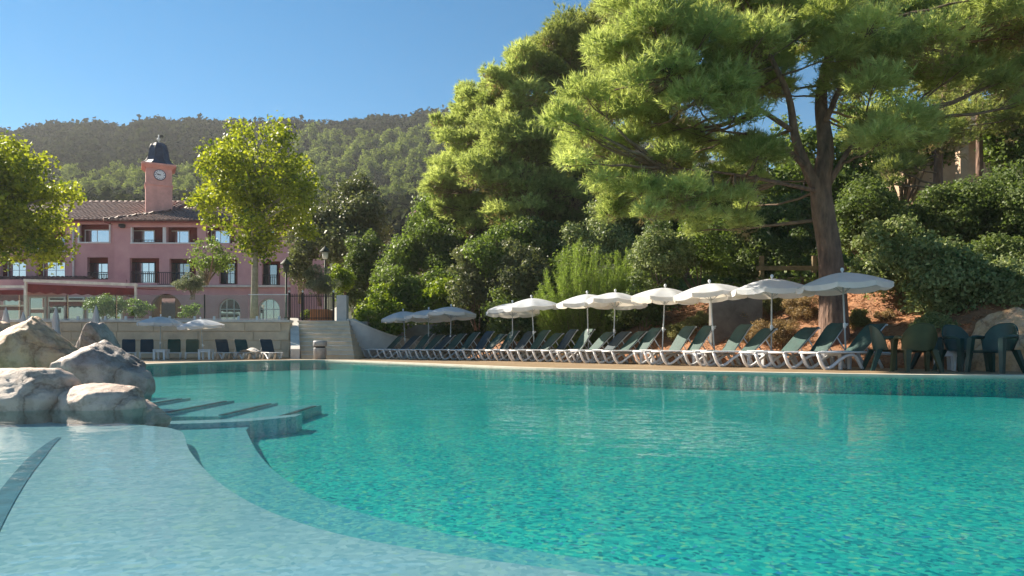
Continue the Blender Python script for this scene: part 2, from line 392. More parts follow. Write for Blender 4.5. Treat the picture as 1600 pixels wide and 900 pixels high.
# shallow beach and its step, seen through the water at the lower left
def slab(name, poly, z0, z1, mat):
    a = sum(p[0]*q[1]-q[0]*p[1] for p,q in zip(poly, poly[1:]+poly[:1]))
    if a < 0: poly = poly[::-1]
    top = flat(name, poly, z1, mat)
    mb = MB(); m = len(poly)
    mb.add([(x,y,z0) for x,y in poly]+[(x,y,z1) for x,y in poly], [(i,(i+1)%m,(i+1)%m+m,i+m) for i in range(m)])
    me = mb.mesh('side'); s = link(name+'_riser', me, mat); s['kind'] = 'structure'; s.parent = top
    return top
def curve_px(pts, z): return catmull([tuple(onz(a,b,z))[:2] for a,b in pts], 6, closed=False)
ZB, ZS = -.15, -.25
c1 = curve_px([(262,668),(285,676),(296,704),(335,748),(405,792),(520,832),(700,866),(900,893)], ZB)
c1 += [(1.2,1.35),(2.5,1.05),(4.5,.6)]
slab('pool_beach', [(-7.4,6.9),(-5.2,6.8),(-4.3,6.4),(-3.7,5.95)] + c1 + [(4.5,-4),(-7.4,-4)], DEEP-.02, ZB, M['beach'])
c2 = curve_px([(384,672),(402,706),(440,745),(520,787),(680,830),(880,868),(1130,898)], ZS)
c2 += [(2.2,1.75),(3.5,1.5),(5.5,.9)]
slab('pool_step', [(-6.9,6.9),(-2.75,6.75),(-2.45,6.4)] + c2 + [(5.5,-3.5),(-6.9,-3.5)], DEEP-.02, ZS, M['caustic_mosaic_step'])
gl = [onz(92,684,ZB),onz(72,700,ZB),onz(40,735,ZB),onz(0,792,ZB),onz(-60,900,ZB)]
gp = catmull([(p.x,p.y) for p in gl],8,False); mb = MB(); vs=[]
for i,(x,y) in enumerate(gp):
    a=Vector(gp[max(i-1,0)]); b=Vector(gp[min(i+1,len(gp)-1)]); nn=Vector(((b-a).y,-(b-a).x)).normalized()*(.012+.028*min(1,i/12)); vs += [(x-nn.x,y-nn.y,ZB+.004),(x+nn.x,y+nn.y,ZB+.004)]
mb.add(vs,[(2*i,2*i+1,2*i+3,2*i+2) for i in range(len(gp)-1)]); o=mb.build('beach_dark_line',M['dark_line_blue']); o['kind']='structure'  # thin dark blue strip just above the beach floor
# curved seat wall with descending steps and dark nosing strips beyond the rocks
seat = catmull([(-4.4,6.5),(-3.75,6.25),(-3.0,6.35),(-2.45,6.6),(-2.15,7.0)], 6, closed=False)
seat_out = [(x+.02,y-.28) for x,y in seat]
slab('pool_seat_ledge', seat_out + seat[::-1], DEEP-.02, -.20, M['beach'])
st = thing('submerged_steps', 'four pale submerged pool steps with dark nosing strips beside the rocks', 'pool steps', (-3.0,7.4,0))
for i,(x0,z) in enumerate(((-4.1,-.16),(-3.55,-.19),(-3.0,-.22),(-2.45,-.25))):
    mb = MB(); mb.box((x0-.50,6.9,DEEP-.01),(x0+.05,8.6,z)); mb.build('step', M['caustic_mosaic_step'], st, (-3.0,7.4,0))
    mb = MB(); mb.box((x0-.01,7.0,z),(x0+.045,8.4,z+.008)); mb.build('nosing_strip', M['stone_tile_dark'], st, (-3.0,7.4,0))

# row of loungers: a line behind the pool edge
RA = Vector((7.5,15.3,0)); RD = Vector((-.605,.796,0)).normalized(); RN = Vector((RD.y,-RD.x,0))
def sdist(x,y): return (x-RA.x)*RN.x + (y-RA.y)*RN.y
def tdist(x,y): return (x-RA.x)*RD.x + (y-RA.y)*RD.y
def sm(a,b,x):
    t = min(1,max(0,(x-a)/(b-a))); return t*t*(3-2*t)
def bank_h(x,y):
    s = sdist(x,y); t = tdist(x,y)
    h = -.90 + .82*sm(-.2,1.2,s) + .52*max(0,min(s,5.4)-1.1)+ .22*max(0,min(s,14)-5.4) + .16*max(0,min(s,45)-14)
    k = sm(31,24,t)                       # the bank runs out into the building's terrace
    base = 1.45 if s > 3 else -.9
    h = h*k + (1-k)*min(h, base)
    if s > 1.2: h += .16*noise.noise((x*.7,y*.7,3)) + .10*noise.noise((x*1.9,y*1.9,7))
    return h
mb = MB(); nx, ny = 120, 120
xs = np.linspace(-14, 60, nx); ys = np.linspace(4, 74, ny)
vs = [(x,y,bank_h(x,y)) for y in ys for x in xs]
mb.add(vs, [(j*nx+i,j*nx+i+1,(j+1)*nx+i+1,(j+1)*nx+i) for j in range(ny-1) for i in range(nx-1)], True)
o = mb.build('bank_terrain', M['earth']); o['kind']='structure'

TZ = 1.585
mb = MB(); mb.box((-75,28.85,-1),(-9.6,90,TZ)); mb.box((-9.6,30.2,-1),(-6.4,90,TZ-.002)); mb.box((-6.4,33.2,-1),(-2,90,TZ-.05))
o = mb.build('terrace_ground', M['terrace']); o['kind']='structure'

# hill
RIDGE = [(-900,235),(-300,222),(0,214),(60,211),(110,205),(150,202),(185,208),(230,197),(270,199),(340,200),(400,203),(450,198),(520,200),(580,194),(640,191),(682,184),(730,190),(820,205),(1000,230),(1400,280),(1900,330)]
def ridge_tan(u):
    px = 800 + u*F
    for (a,ya),(b,yb) in zip(RIDGE, RIDGE[1:]):
        if px <= b:
            t = (px-a)/(b-a); t = min(1,max(0,t)); t=t*t*(3-2*t); return (HOR-(ya+(yb-ya)*t))/F
    return (HOR-330)/F
def hill_h(x,y):
    u = x/y; T = ridge_tan(u)*.975
    a = .165
    d = y
    z = d*(a + (T-a)*sm(95,380,d)) 
    z = TZ + (z-TZ)*sm(66,105,d)
    z += 2.2*noise.noise((x*.02,y*.02,1)) * sm(90,140,d)
    if d > 380: z -= (d-380)*.25
    return z
mb = MB(); nx, ny = 110, 60
vs = []
for y in np.linspace(66,470,ny):
    for x in np.linspace(-420,300,nx): vs.append((x,y,hill_h(x,y)))
mb.add(vs, [(j*nx+i,j*nx+i+1,(j+1)*nx+i+1,(j+1)*nx+i) for j in range(ny-1) for i in range(nx-1)], True)
o = mb.build('hill_terrain', M['hill_ground']); o['kind']='structure'

# ------------------------------------------------------------------ foliage makers
def unit(v): return v/np.maximum(np.linalg.norm(v,axis=-1,keepdims=True),1e-9)
def leaves(P, Nrm, size, aspect=.62, jit=.7, bend=.18, rng=RNG):
    """one folded rhombic leaf per point"""
    n = len(P)
    nr = unit(Nrm + jit*rng.normal(size=(n,3)))
    a = unit(np.cross(nr, rng.normal(size=(n,3)))); b = np.cross(nr, a)
    s = (size*rng.uniform(.6,1.35,n))[:,None]
    base = P - a*s*.5; tip = P + a*s*.5 - nr*s*bend
    l = P + b*s*aspect*.5 + nr*s*.06 - a*s*.06; r = P - b*s*aspect*.5 + nr*s*.06 - a*s*.06
    return np.stack([base, r, tip, l],1).reshape(-1,3)
def clump_leaves(clumps, size, cov=1.0, aspect=.62, up=.25, shell=.45, jit=.7, squash=.85, rng=RNG, under=.75):
    Ps=[]; Ns=[]; T=[]
    la = size*size*aspect*.5
    for c, r in clumps:
        n = max(12, int(cov*4*math.pi*r*r*.6/la))
        d = unit(rng.normal(size=(n,3)))
        keep = (d[:,2] > -.35) | (rng.random(n) > under); d = d[keep]; n = len(d)
        rad = r*(1-shell*rng.random(n)**1.6)*(1+.12*rng.normal(size=n))
        p = np.array(c)[None] + d*rad[:,None]*np.array([1,1,squash])
        Ps.append(p); Ns.append(d + np.array([0,0,up])); T.append(np.clip(.5+rng.normal(0,.14)+rng.normal(0,.17,n),0,1))
    P = np.concatenate(Ps); N_ = np.concatenate(Ns)
    return leaves(P, N_, size, aspect, jit, rng=rng), np.concatenate(T)
def blob_clumps(c, rad, n, cr, rng=RNG, low=-.55, fill=.3, bias=None):
    out=[]
    c = np.array(c); rad = np.array(rad)
    while len(out) < n:
        d = unit(rng.normal(size=3))
        if d[2] < low: continue
        k = 1-fill*rng.random()**1.5
        out.append((c + d*rad*k*rng.uniform(.78,1.02), cr*rng.uniform(.65,1.3)))
    return out
def limb(mb, a, b, r0, r1, n=6, sag=.15, k=6, wob=.06, rng=random):
    a=Vector(a); b=Vector(b); L=(b-a).length; pts=[]
    side=Vector((rng.uniform(-1,1),rng.uniform(-1,1),0))*L*wob
    for i in range(k+1):
        t=i/k; p=a.lerp(b,t); p.z += -sag*L*t*(1-t)*2*0.5; p += side*math.sin(math.pi*t) + Vector((rng.uniform(-1,1),rng.uniform(-1,1),rng.uniform(-1,1)))*L*.012
        pts.append(p)
    mb.tube(pts, [r0+(r1-r0)*i/k for i in range(k+1)], n)
    return pts
def plant(name, label, cat, clumps, size, mat, base, cov=1.0, group=None, aspect=.62, stems=5, stem_r=.03, jit=.7, up=.25, squash=.85, under=.75, stem_mat=None, crown='foliage', shell=.45):
    base = Vector(base)
    t = thing(name, label, cat, base, group=group)
    V, T = clump_leaves(clumps, size, cov, aspect, up, shell, jit, squash, under=under)
    V = V - np.array(base)[None]
    link(crown, np_mesh(crown, V, 4, T), M[mat], t)
    mb = MB()
    cl = list(clumps); random.shuffle(cl)
    for c, r in cl[:stems]:
        limb(mb, (base.x+random.uniform(-.12,.12), base.y+random.uniform(-.12,.12), base.z-.1), c, stem_r, stem_r*.35, 5, -.1)
    mb.build('stem', stem_mat or M['twig'], t, base)
    return t
def bush(name, label, px, py, d, rx, rz, size, mat, n=16, cr=.42, cov=1.0, depth=.8, group=None, **kw):
    c = at(px,py,d); k = d/F
    R3 = (rx*k, rx*k*depth, rz*k)
    m = min(R3[0],R3[2])
    gz = bank_h(c.x, c.y) if sdist(c.x,c.y) > 0 else 0
    if kw.pop('terrace', False): gz = TZ
    cl = []; kb = kw.pop('lobes', 5); fat = kw.pop('fat', 1.0)
    for j in range(kb):
        ox = random.uniform(-.52,.52)*R3[0]; oy = random.uniform(-.5,.5)*R3[1]
        hz_ = R3[2]*random.uniform(.55,1.0) if j else R3[2]
        if j == 0: ox *= .4
        lo_ = c.z - R3[2]*1.05; cz_ = lo_ + hz_*1.0
        cl += blob_clumps((c.x+ox, c.y+oy, cz_), (R3[0]*.50, R3[1]*.50, hz_*.85), int(n*1.9/kb)+2, m*cr*.85*fat, fill=.45, low=-.9)
    cl = [(q, r*random.choice((.6,.8,1,1,1.3))) for q, r in cl]
    bz = min(c.z - R3[2]*.5, max(gz, c.z - R3[2]*1.3))
    return plant(name, label, kw.pop('cat','bush'), cl, size, mat, (c.x,c.y,bz), cov, group, **kw)

def lm(k, *a, **q): M[k] = leafmat(k, *a, **q)
lm('leaf_plane', (.055,.105,.018), (.44,.47,.06), .5, (1.4,1.38,.55))
lm('leaf_oak', (.08,.095,.045), (.22,.23,.115), 0.3, (1.3,1.4,.7))
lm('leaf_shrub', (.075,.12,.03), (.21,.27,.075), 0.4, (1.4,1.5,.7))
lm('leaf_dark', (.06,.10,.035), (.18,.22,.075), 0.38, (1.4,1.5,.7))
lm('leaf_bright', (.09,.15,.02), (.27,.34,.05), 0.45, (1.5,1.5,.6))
lm('leaf_olive', (.10,.12,.07), (.26,.28,.19), .3, (1.2,1.3,.8))
lm('leaf_viburnum', (.08,.13,.04), (.38,.41,.19), 0.3, (1.3,1.4,.8), rough=.5, gloss=.28)
lm('leaf_dry', (.16,.11,.055), (.40,.29,.15), 0.35, (1.3,1.2,.8))
lm('leaf_drygreen', (.14,.14,.05), (.38,.36,.14), 0.35, (1.3,1.3,.7))
lm('needle', (.20,.25,.085), (.54,.58,.28), 0.55, (1.35,1.4,.75), gloss=.1)
lm('needle_deep', (.14,.18,.065), (.40,.43,.18), 0.48, (1.4,1.4,.75), gloss=.1)
lm('needle_brown', (.17,.14,.07), (.36,.29,.16), 0.4, (1.2,1.1,.7))
lm('feather', (.12,.18,.035), (.32,.40,.11), 0.5, (1.3,1.4,.7))
lm('hill_leaf', (.014,.020,.010), (.055,.066,.032), .22, (1.3,1.3,.7), rough=1, gloss=0)
lm('hill_pine', (.08,.11,.045), (.25,.28,.11), 0.4, (1.4,1.5,.7), rough=1, gloss=0)
lm('litter', (.16,.06,.025), (.46,.22,.10), .1, (1,1,1))

# ------------------------------------------------------------------ the pink hotel with the clock tower
def X(px, d): return (px-800)/F*d
def Z(py, d): return CAMZ+(HOR-py)/F*d
def facade_mb(x0,x1,z0,z1,y,ops,th=.32, arches=()):
    """wall in the XZ plane facing -Y with rectangular and arched openings and their reveals"""
    mb = MB()
    allo = [tuple(o) for o in ops] + [tuple(a) for a in arches]
    xs = sorted({x0,x1,*[o[0] for o in allo],*[o[1] for o in allo]}); zs = sorted({z0,z1,*[o[2] for o in allo],*[o[3] for o in allo]})
    for a,b in zip(xs,xs[1:]):
        for c,d in zip(zs,zs[1:]):
            mx,mz=(a+b)/2,(c+d)/2
            if any(o[0]<mx<o[1] and o[2]<mz<o[3] for o in allo): continue
            mb.add([(a,y,c),(b,y,c),(b,y,d),(a,y,d)],[(0,1,2,3)])
    for o in ops:
        a,b,c,d=o; q=y+th
        mb.add([(a,y,c),(a,q,c),(a,q,d),(a,y,d)],[(0,1,2,3)]); mb.add([(b,y,c),(b,q,c),(b,q,d),(b,y,d)],[(3,2,1,0)])
        mb.add([(a,y,d),(b,y,d),(b,q,d),(a,q,d)],[(3,2,1,0)]); mb.add([(a,y,c),(b,y,c),(b,q,c),(a,q,c)],[(0,1,2,3)])
    for o in arches:
        a,b,c,d=o; r=(b-a)/2; cx=(a+b)/2; sp=d-r; q=y+th
        arc=[(cx-r*math.cos(math.pi*k/16), sp+r*math.sin(math.pi*k/16)) for k in range(17)]
        for (xa,za),(xb,zb) in zip(arc,arc[1:]):
            mb.add([(xa,y,za),(xb,y,zb),(xb,y,d),(xa,y,d)],[(0,1,2,3)])
            mb.add([(xa,y,za),(xb,y,zb),(xb,q,zb),(xa,q,za)],[(3,2,1,0)])
        mb.add([(a,y,c),(a,q,c),(a,q,sp),(a,y,sp)],[(0,1,2,3)]); mb.add([(b,y,c),(b,q,c),(b,q,sp),(b,y,sp)],[(3,2,1,0)])
    return mb
D1, D2 = 55.0, 56.6
HB = Vector((-25,D1,TZ))
hotel = thing('hotel_building', 'pink rendered hotel with tiled roof, loggias and a clock tower', 'building', HB)
def hp(mb, name, mat, parent=None): return mb.build(name, M[mat] if isinstance(mat,str) else mat, parent or hotel, HB)
def op(px0,px1,py0,py1,d): return (X(px0,d),X(px1,d),Z(py1,d),Z(py0,d))
xr0, xr1 = X(178,D1), X(452,D1); zr = Z(347,D1)
top = [op(205,254,352.5,379,D1), op(260,308,352.5,379,D1), op(322,366,353,380,D1), op(384,437,355,386,D1)]
mid = [op(202.5,248.5,403,442,D1), op(264.5,306,404,443,D1), op(342,371,405,444,D1), op(409,437.5,408,446,D1)]
arch = [op(234,284,459,519,D1), op(341,375,466,512,D1), op(403,437,466,512,D1)]
hp(facade_mb(xr0,xr1,TZ-.2,zr,D1,top+mid,.32,arch), 'facade_wall', 'facade')
mb = MB()                                    # flank walls, rear, cornice and ledge
mb.box((xr1-.3,D1+.32,TZ-.2),(xr1,D1+11,zr)); mb.box((xr0,D1+.32,TZ-.2),(xr0+.3,D1+11,zr)); mb.box((xr0,D1+10.7,TZ-.2),(xr1,D1+11,zr)); hp(mb,'side_wall','facade')
mb = MB(); mb.box((xr0-.05,D1-.10,zr-.42),(xr1+.1,D1-.002,zr-.2)); mb.box((xr0-.12,D1-.2,zr-.2),(xr1+.15,D1-.002,zr)); hp(mb,'cornice','facade')
mb = MB(); mb.box((X(213,D1),D1-.35,Z(449,D1)),(xr1+.1,D1-.002,Z(446,D1))); hp(mb,'ledge','concrete_cap')
# loggia rooms: floor slabs and a recessed back wall
YB = D1+.95
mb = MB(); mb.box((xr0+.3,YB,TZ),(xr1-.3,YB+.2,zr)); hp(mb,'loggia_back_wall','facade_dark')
mb = MB()
for z in (Z(379,D1)-.03, Z(445,D1)-.03): mb.box((xr0+.3,D1+.30,z-.3),(xr1-.3,YB,z))
hp(mb,'floor_slab','facade')
for px in (257,315,375,445):
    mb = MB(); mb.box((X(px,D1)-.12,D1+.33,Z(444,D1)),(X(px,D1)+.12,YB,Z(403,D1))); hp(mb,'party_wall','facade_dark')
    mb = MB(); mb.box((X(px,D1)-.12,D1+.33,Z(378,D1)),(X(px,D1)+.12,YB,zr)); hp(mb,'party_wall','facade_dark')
def window(x0,x1,z0,z1,y,nx,nz,parent,frame='white_paint',glass='window_glass',fw=.07, bars=.035):
    mb=MB()
    mb.box((x0,y-.08,z0),(x0+fw,y,z1)); mb.box((x1-fw,y-.08,z0),(x1,y,z1)); mb.box((x0+fw,y-.08,z1-fw),(x1-fw,y,z1)); mb.box((x0+fw,y-.08,z0),(x1-fw,y,z0+fw))
    w=hp(mb,'window',frame,parent)
    mb=MB(); mb.box((x0+fw,y-.05,z0+fw),(x1-fw,y-.03,z1-fw)); p=hp(mb,'pane',glass,w)
    mb=MB()
    for i in range(1,nx): c=x0+(x1-x0)*i/nx; mb.box((c-bars/2,y-.075,z0+fw),(c+bars/2,y-.051,z1-fw))
    for i in range(1,nz): c=z0+(z1-z0)*i/nz; mb.box((x0+fw,y-.073,c-bars/2),(x1-fw,y-.052,c+bars/2))
    if nx*nz>1: hp(mb,'muntin','clock_blue' if frame!='white_paint' else frame,w)
    return w
def winpx(px0,px1,py0,py1,d,nx,nz,**k): return window(X(px0,d),X(px1,d),Z(py1,d),Z(py0,d),d,nx,nz,hotel,**k)
winpx(206,242,360,380.5,YB,2,1); winpx(266,296,360.5,380.5,YB,2,1); winpx(330,360,360,381,YB,2,1); winpx(390,430,360,386,YB,2,1,glass='dark_glass')
winpx(203,243,410,444,YB,4,2,frame='dark_iron'); winpx(265,298,411,444,YB,3,2,frame='dark_iron',glass='dark_glass'); winpx(344,368,411,444,YB,3,2,frame='dark_iron',glass='dark_glass'); winpx(410,434,413,446,YB,2,2,frame='dark_iron',glass='dark_glass')
# white posts and sills of the top loggias
mb=MB()
mb.box((X(204.2,D1),D1-.03,Z(379,D1)),(X(206.6,D1),D1+.2,Z(352.5,D1))); hp(mb,'loggia_post','white_paint'); mb=MB()
mb.box((X(254.6,D1),D1-.06,Z(379,D1)),(X(259.6,D1),D1+.3,Z(351,D1))); mb.box((X(253.8,D1),D1-.09,Z(353,D1)),(X(260.2,D1),D1-.061,Z(350.5,D1)))
hp(mb,'loggia_post','white_paint')
mb=MB(); mb.box((X(204,D1),D1-.08,Z(381,D1)),(X(308.5,D1),D1-.003,Z(379,D1))); hp(mb,'window_sill','white_paint')
mb=MB(); mb.box((X(383,D1),D1-.08,Z(388,D1)),(X(438,D1),D1-.003,Z(386,D1))); hp(mb,'window_sill','white_paint')
# railings
def rail(x0,x1,z0,z1,y,n=14):
    mb=MB(); mb.box((x0,y-.02,z1-.05),(x1,y+.02,z1)); mb.box((x0,y-.02,z0+.05),(x1,y+.02,z0+.09))
    for i in range(n+1):
        c=x0+(x1-x0)*i/n; mb.box((c-.012,y-.012,z0+.09),(c+.012,y+.012,z1-.05))
    hp(mb,'balcony_railing','dark_iron')
rail(X(203,D1),X(248,D1),Z(442,D1),Z(424,D1),D1+.15); rail(X(249,D1),X(306,D1),Z(446,D1),Z(426,D1),D1-.32,18); rail(X(409,D1),X(437,D1),Z(446,D1),Z(429,D1),D1+.15,9)
rail(X(205,D1),X(253,D1),Z(379,D1),Z(374,D1),D1+.2,8)
# ground floor arches: doors and glazed windows
def arch_win(o,y,mat,nx,parent=hotel,frame='white_paint'):
    a,b,c,d=o; r=(b-a)/2; cx=(a+b)/2; sp=d-r
    ring=[(a,c)]+[(cx-r*math.cos(math.pi*k/16),sp+r*math.sin(math.pi*k/16)) for k in range(17)]+[(b,c)]
    mb=MB(); f=.09; inn_=[(cx+(x-cx)*(1-f/r),c+(z-c)*(1-f/(d-c))) for x,z in ring]
    m=len(ring); mb.add([(x,y-.07,z) for x,z in ring]+[(x,y-.07,z) for x,z in inn_]+[(x,y,z) for x,z in inn_],[(i,i+1,m+i+1,m+i) for i in range(m-1)]+[(m+i,m+i+1,2*m+i+1,2*m+i) for i in range(m-1)])
    w=hp(mb,'arched_window',frame,parent)
    mb=MB(); mb.add([(x,y-.03,z) for x,z in inn_],[tuple(range(m))]); hp(mb,'pane',mat,w)
    mb=MB()
    for i in range(1,nx): q=a+(b-a)*i/nx; mb.box((q-.03,y-.065,c),(q+.03,y-.031,d-.12))
    mb.box((a+.09,y-.063,sp-.03),(b-.09,y-.032,sp+.03)); hp(mb,'muntin',frame,w)
for o_ in arch[1:]: arch_win(o_,D1+.30,'dark_glass',3)
a,b,c,d=arch[0]
mb=MB(); mb.box((a-.1,D1+.5,c),(b+.1,D1+.6,d+.1)); hp(mb,'entrance_wall','wood')
mb=MB(); mb.box((a+.75,D1+.42,c),(b-.75,D1+.49,d-.35)); hp(mb,'entrance_door','dark_glass')
# left wing, set back
xl0, xl1 = X(103,D2), X(178,D1); zl = Z(346,D2)
oL=[op(123.5,172,350,378,D2), op(136,168.5,402,438,D2)]
hp(facade_mb(xl0,xl1,TZ-.2,zl,D2,oL,.32),'wing_wall','facade')
mb=MB(); mb.box((xl0-.1,D2-.2,zl-.25),(xl1,D2-.002,zl)); hp(mb,'cornice','facade')
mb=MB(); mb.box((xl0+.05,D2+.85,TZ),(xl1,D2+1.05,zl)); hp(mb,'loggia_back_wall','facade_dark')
mb=MB(); mb.box((xl0+.05,D2+.3,Z(378,D2)-.33),(xl1,D2+.85,Z(378,D2)-.03)); mb.box((xl0+.05,D2+.3,Z(438,D2)-.33),(xl1,D2+.85,Z(438,D2)-.03)); hp(mb,'floor_slab','facade')
winpx(133,172,359,380,D2+.85,2,1); winpx(138,170,411,440,D2+.85,3,2,frame='dark_iron')
mb=MB(); d=D2
mb.box((X(121.5,d),d-.05,Z(380,d)),(X(124,d),d+.1,Z(349,d))); mb.box((X(170.5,d),d-.05,Z(380,d)),(X(173,d),d+.1,Z(349,d))); mb.box((X(124,d),d-.07,Z(380.3,d)),(X(170.5,d),d+.1,Z(378,d)))
hp(mb,'loggia_frame','white_paint')
rail(X(136,d),X(168,d),Z(438,d),Z(425,d),d+.12,12)
mb=MB(); mb.tube([(X(116,d),d-.12,TZ+2.6),(X(116,d),d-.12,zl-.2)],.075,8); hp(mb,'drain_pipe','white_paint')
mb=MB(); mb.box((X(188.5,D1),D1-.35,Z(355,D1)),(X(197,D1),D1-.01,Z(351,D1))); mb.box((X(190,D1),D1-.28,Z(356.5,D1)),(X(195.5,D1),D1-.05,Z(355,D1))); hp(mb,'wall_lamp','black_rubber')
# far-left recessed bay
D3=58.2; xb0=X(-130,D3)
oB=[op(78,101,362,393,D3), op(20,60,362,393,D3), op(56,101,402,434,D3), op(0,40,402,434,D3)]
hp(facade_mb(xb0,xl0+.02,TZ-.2,Z(346,D3),D3,oB,.32),'bay_wall','facade')
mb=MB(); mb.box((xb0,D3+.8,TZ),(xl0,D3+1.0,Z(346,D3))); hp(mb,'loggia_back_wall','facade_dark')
mb=MB(); mb.box((xl0,D2+.33,TZ),(xl0+.3,D3+.2,Z(346,D3))); hp(mb,'side_wall','facade')
for o_ in oB: window(o_[0]+.1,o_[1]-.1,o_[2],o_[3]-.3,D3+.8,2,2,hotel,frame='white_paint',glass='window_glass')
for o_ in oB[:2]: rail(o_[0],o_[1],o_[2],o_[2]+.95,D3+.1,10)
mb=MB(); mb.box((xb0,D3-1.6,Z(441,D3)),(xl0+.6,D3-.01,Z(437,D3))); hp(mb,'balcony_slab','facade')
# roofs of canal tiles: real ridges and courses
def tiles(e0,e1,up,rows,trimL=0,trimR=0,w=.36,name='roof_tiles'):
    """e0,e1: eave ends, up: vector from eave to ridge; trims: how far the ends close in at the ridge"""
    e0=Vector(e0);e1=Vector(e1);up=Vector(up); ax=(e1-e0); L=ax.length; ax.normalize(); nrm=ax.cross(up).normalized()
    if nrm.z<0: nrm=-nrm
    mb=MB(); nc=int(L/w)
    prof=[(-.5,-.03),(-.32,.05),(-.12,.10),(.12,.10),(.32,.05),(.5,-.03)]
    for c in range(nc):
        xc=(c+.5)*L/nc
        for r in range(rows):
            v0,v1=r/rows,(r+1)/rows+.02/rows
            lo=trimL*v0; hi=L-trimR*v0
            if xc<lo-.1 or xc>hi+.1: continue
            jx=random.uniform(-.02,.02); jz=random.uniform(-.012,.012)
            vs=[]
            for v,lift,k in ((v0,.035,1.04),(v1,-.005,.92)):
                for a,h in prof: vs.append(e0+ax*(xc+a*w*k+jx)+up*v+nrm*(h*.9+lift+jz))
            n=len(prof); mb.add(vs,[(i,i+1,n+i+1,n+i) for i in range(n-1)],True)
            mb.add([vs[i] for i in range(n)],[tuple(range(n-1,-1,-1))])
    o=hp(mb,name,'roof_tile'); o['kind']='stuff'
    mb=MB(); a=e0; b=e1; cc=e1+up-ax*trimR; dd=e0+up+ax*trimL
    q=nrm*-.06; mb.add([a+q,b+q,cc+q,dd+q,a+q*3,b+q*3,cc+q*3,dd+q*3],[(0,1,2,3),(7,6,5,4),(0,4,5,1),(1,5,6,2),(2,6,7,3),(3,7,4,0)]); hp(mb,'roof_deck','facade_dark')
    return dd,cc
def ridge_caps(a,b,n):
    a=Vector(a);b=Vector(b); mb=MB()
    for i in range(n):
        p=a.lerp(b,i/n); q=a.lerp(b,(i+1.08)/n); mb.tube([p,q],[.17,.14],8)
    o=hp(mb,'ridge_tiles','roof_tile'); o['kind']='stuff'
rz=2.05
dd,cc=tiles((xr0-.5,D1-.55,zr+.02),(xr1+.5,D1-.55,zr+.02),(0,5.6,rz),13,4.3,4.3)
ridge_caps(dd,cc,22); ridge_caps((xr0-.5,D1-.55,zr+.1),dd,14); ridge_caps((xr1+.5,D1-.55,zr+.1),cc,14)
tiles((xr1+.5,D1-.55,zr+.02),(xr1+.5,D1+11.5,zr+.02),(-4.3,0,rz),10,5.6,5.6)
tiles((xr0-.5,D1+11.5,zr+.02),(xr0-.5,D1-.55,zr+.02),(4.3,0,rz),10,5.6,5.6)
dd,cc=tiles((xb0,D2-.55,zl+.02),(xl1+2.6,D2-.55,zl+.02),(0,6.2,2.75),14,0,0)
ridge_caps(dd,cc,40)
# low tiled lean-to roof in front of the bay
tiles((xb0,D3-4.3,Z(446,D3-4.3)),(X(118,D3-4.3),D3-4.3,Z(446,D3-4.3)),(0,2.6,.95),6)
# clock tower: part of the hotel with its own pieces
DT=58.0; cx=X(249,DT+1.15); w=(X(270,DT)-X(228,DT))*.89; zt0=Z(333,DT); zt1=Z(258,DT)
_hp0=hp; TWP=Matrix.Rotation(R(29.0),3,'Z')
def hp(mb,name,mat,parent=None):
    pv=Vector((cx,DT+w/2,0)); mb.v=[tuple(TWP@(Vector(v)-pv)+pv) for v in mb.v]; return _hp0(mb,name,mat,parent)
mb=MB(); mb.box((cx-w/2,DT,zt0),(cx+w/2,DT+w,Z(288,DT))); mb.box((cx-w/2+.02,DT+.02,Z(288,DT)),(cx+w/2-.02,DT+w-.02,zt1)); tower=hp(mb,'tower','tower_pink')
mb=MB(); mb.box((cx-w/2-.07,DT-.07,Z(289,DT)),(cx+w/2+.07,DT+w+.07,Z(286.5,DT))); hp(mb,'string_course','tower_pink',tower)
mb=MB()
for i,(z0,z1,e) in enumerate(((262,260,.08),(260,258.3,.18),(258.3,255.5,.30))): mb.box((cx-w/2-e,DT-e,Z(z0,DT)),(cx+w/2+e,DT+w+e,Z(z1,DT)))
hp(mb,'cornice','tower_pink',tower)
k=DT/F; cy=DT+w/2
prof=[(25.5,255.5),(24,254),(19.5,250),(16.5,246),(15,241),(14.3,235),(13.4,229),(11.3,223.5),(8,219.5),(4,217.6),(.6,217)]
mb=MB(); mb.lathe([(r*k*1.04,Z(y,DT)) for r,y in prof],8,(cx,cy,0),False,math.pi/8); hp(mb,'dome','slate',tower)
mb=MB()
for j in range(8):
    a=2*math.pi*j/8+math.pi/8; mb.tube([(cx+r*k*1.05*math.cos(a),cy+r*k*1.05*math.sin(a),Z(y,DT)) for r,y in prof],.035,5)
hp(mb,'dome_rib','slate',tower)
mb=MB(); mb.tube([(cx,cy,Z(218,DT)),(cx,cy,Z(205,DT))],.045,8); mb.lathe([(.02,-.16),(.11,-.1),(.15,0),(.11,.1),(.02,.16)],10,(cx,cy,Z(212,DT))); hp(mb,'finial','white_paint',tower)
mb=MB(); mb.box((cx-.3,cy-.02,Z(208.6,DT)),(cx+.35,cy+.02,Z(207.8,DT))); mb.add([(cx+.05,cy,Z(207.8,DT)),(cx+.42,cy,Z(206.6,DT)),(cx+.3,cy,Z(204.5,DT)),(cx-.02,cy,Z(206,DT)),(cx+.05,cy+.03,Z(207.8,DT)),(cx+.42,cy+.03,Z(206.6,DT)),(cx+.3,cy+.03,Z(204.5,DT)),(cx-.02,cy+.03,Z(206,DT))],[(0,1,2,3),(7,6,5,4),(0,4,5,1),(1,5,6,2),(2,6,7,3),(3,7,4,0)]); hp(mb,'weather_vane','dark_iron',tower)
ccx,ccz,cr=cx+.06,Z(272.7,DT),8.5*k
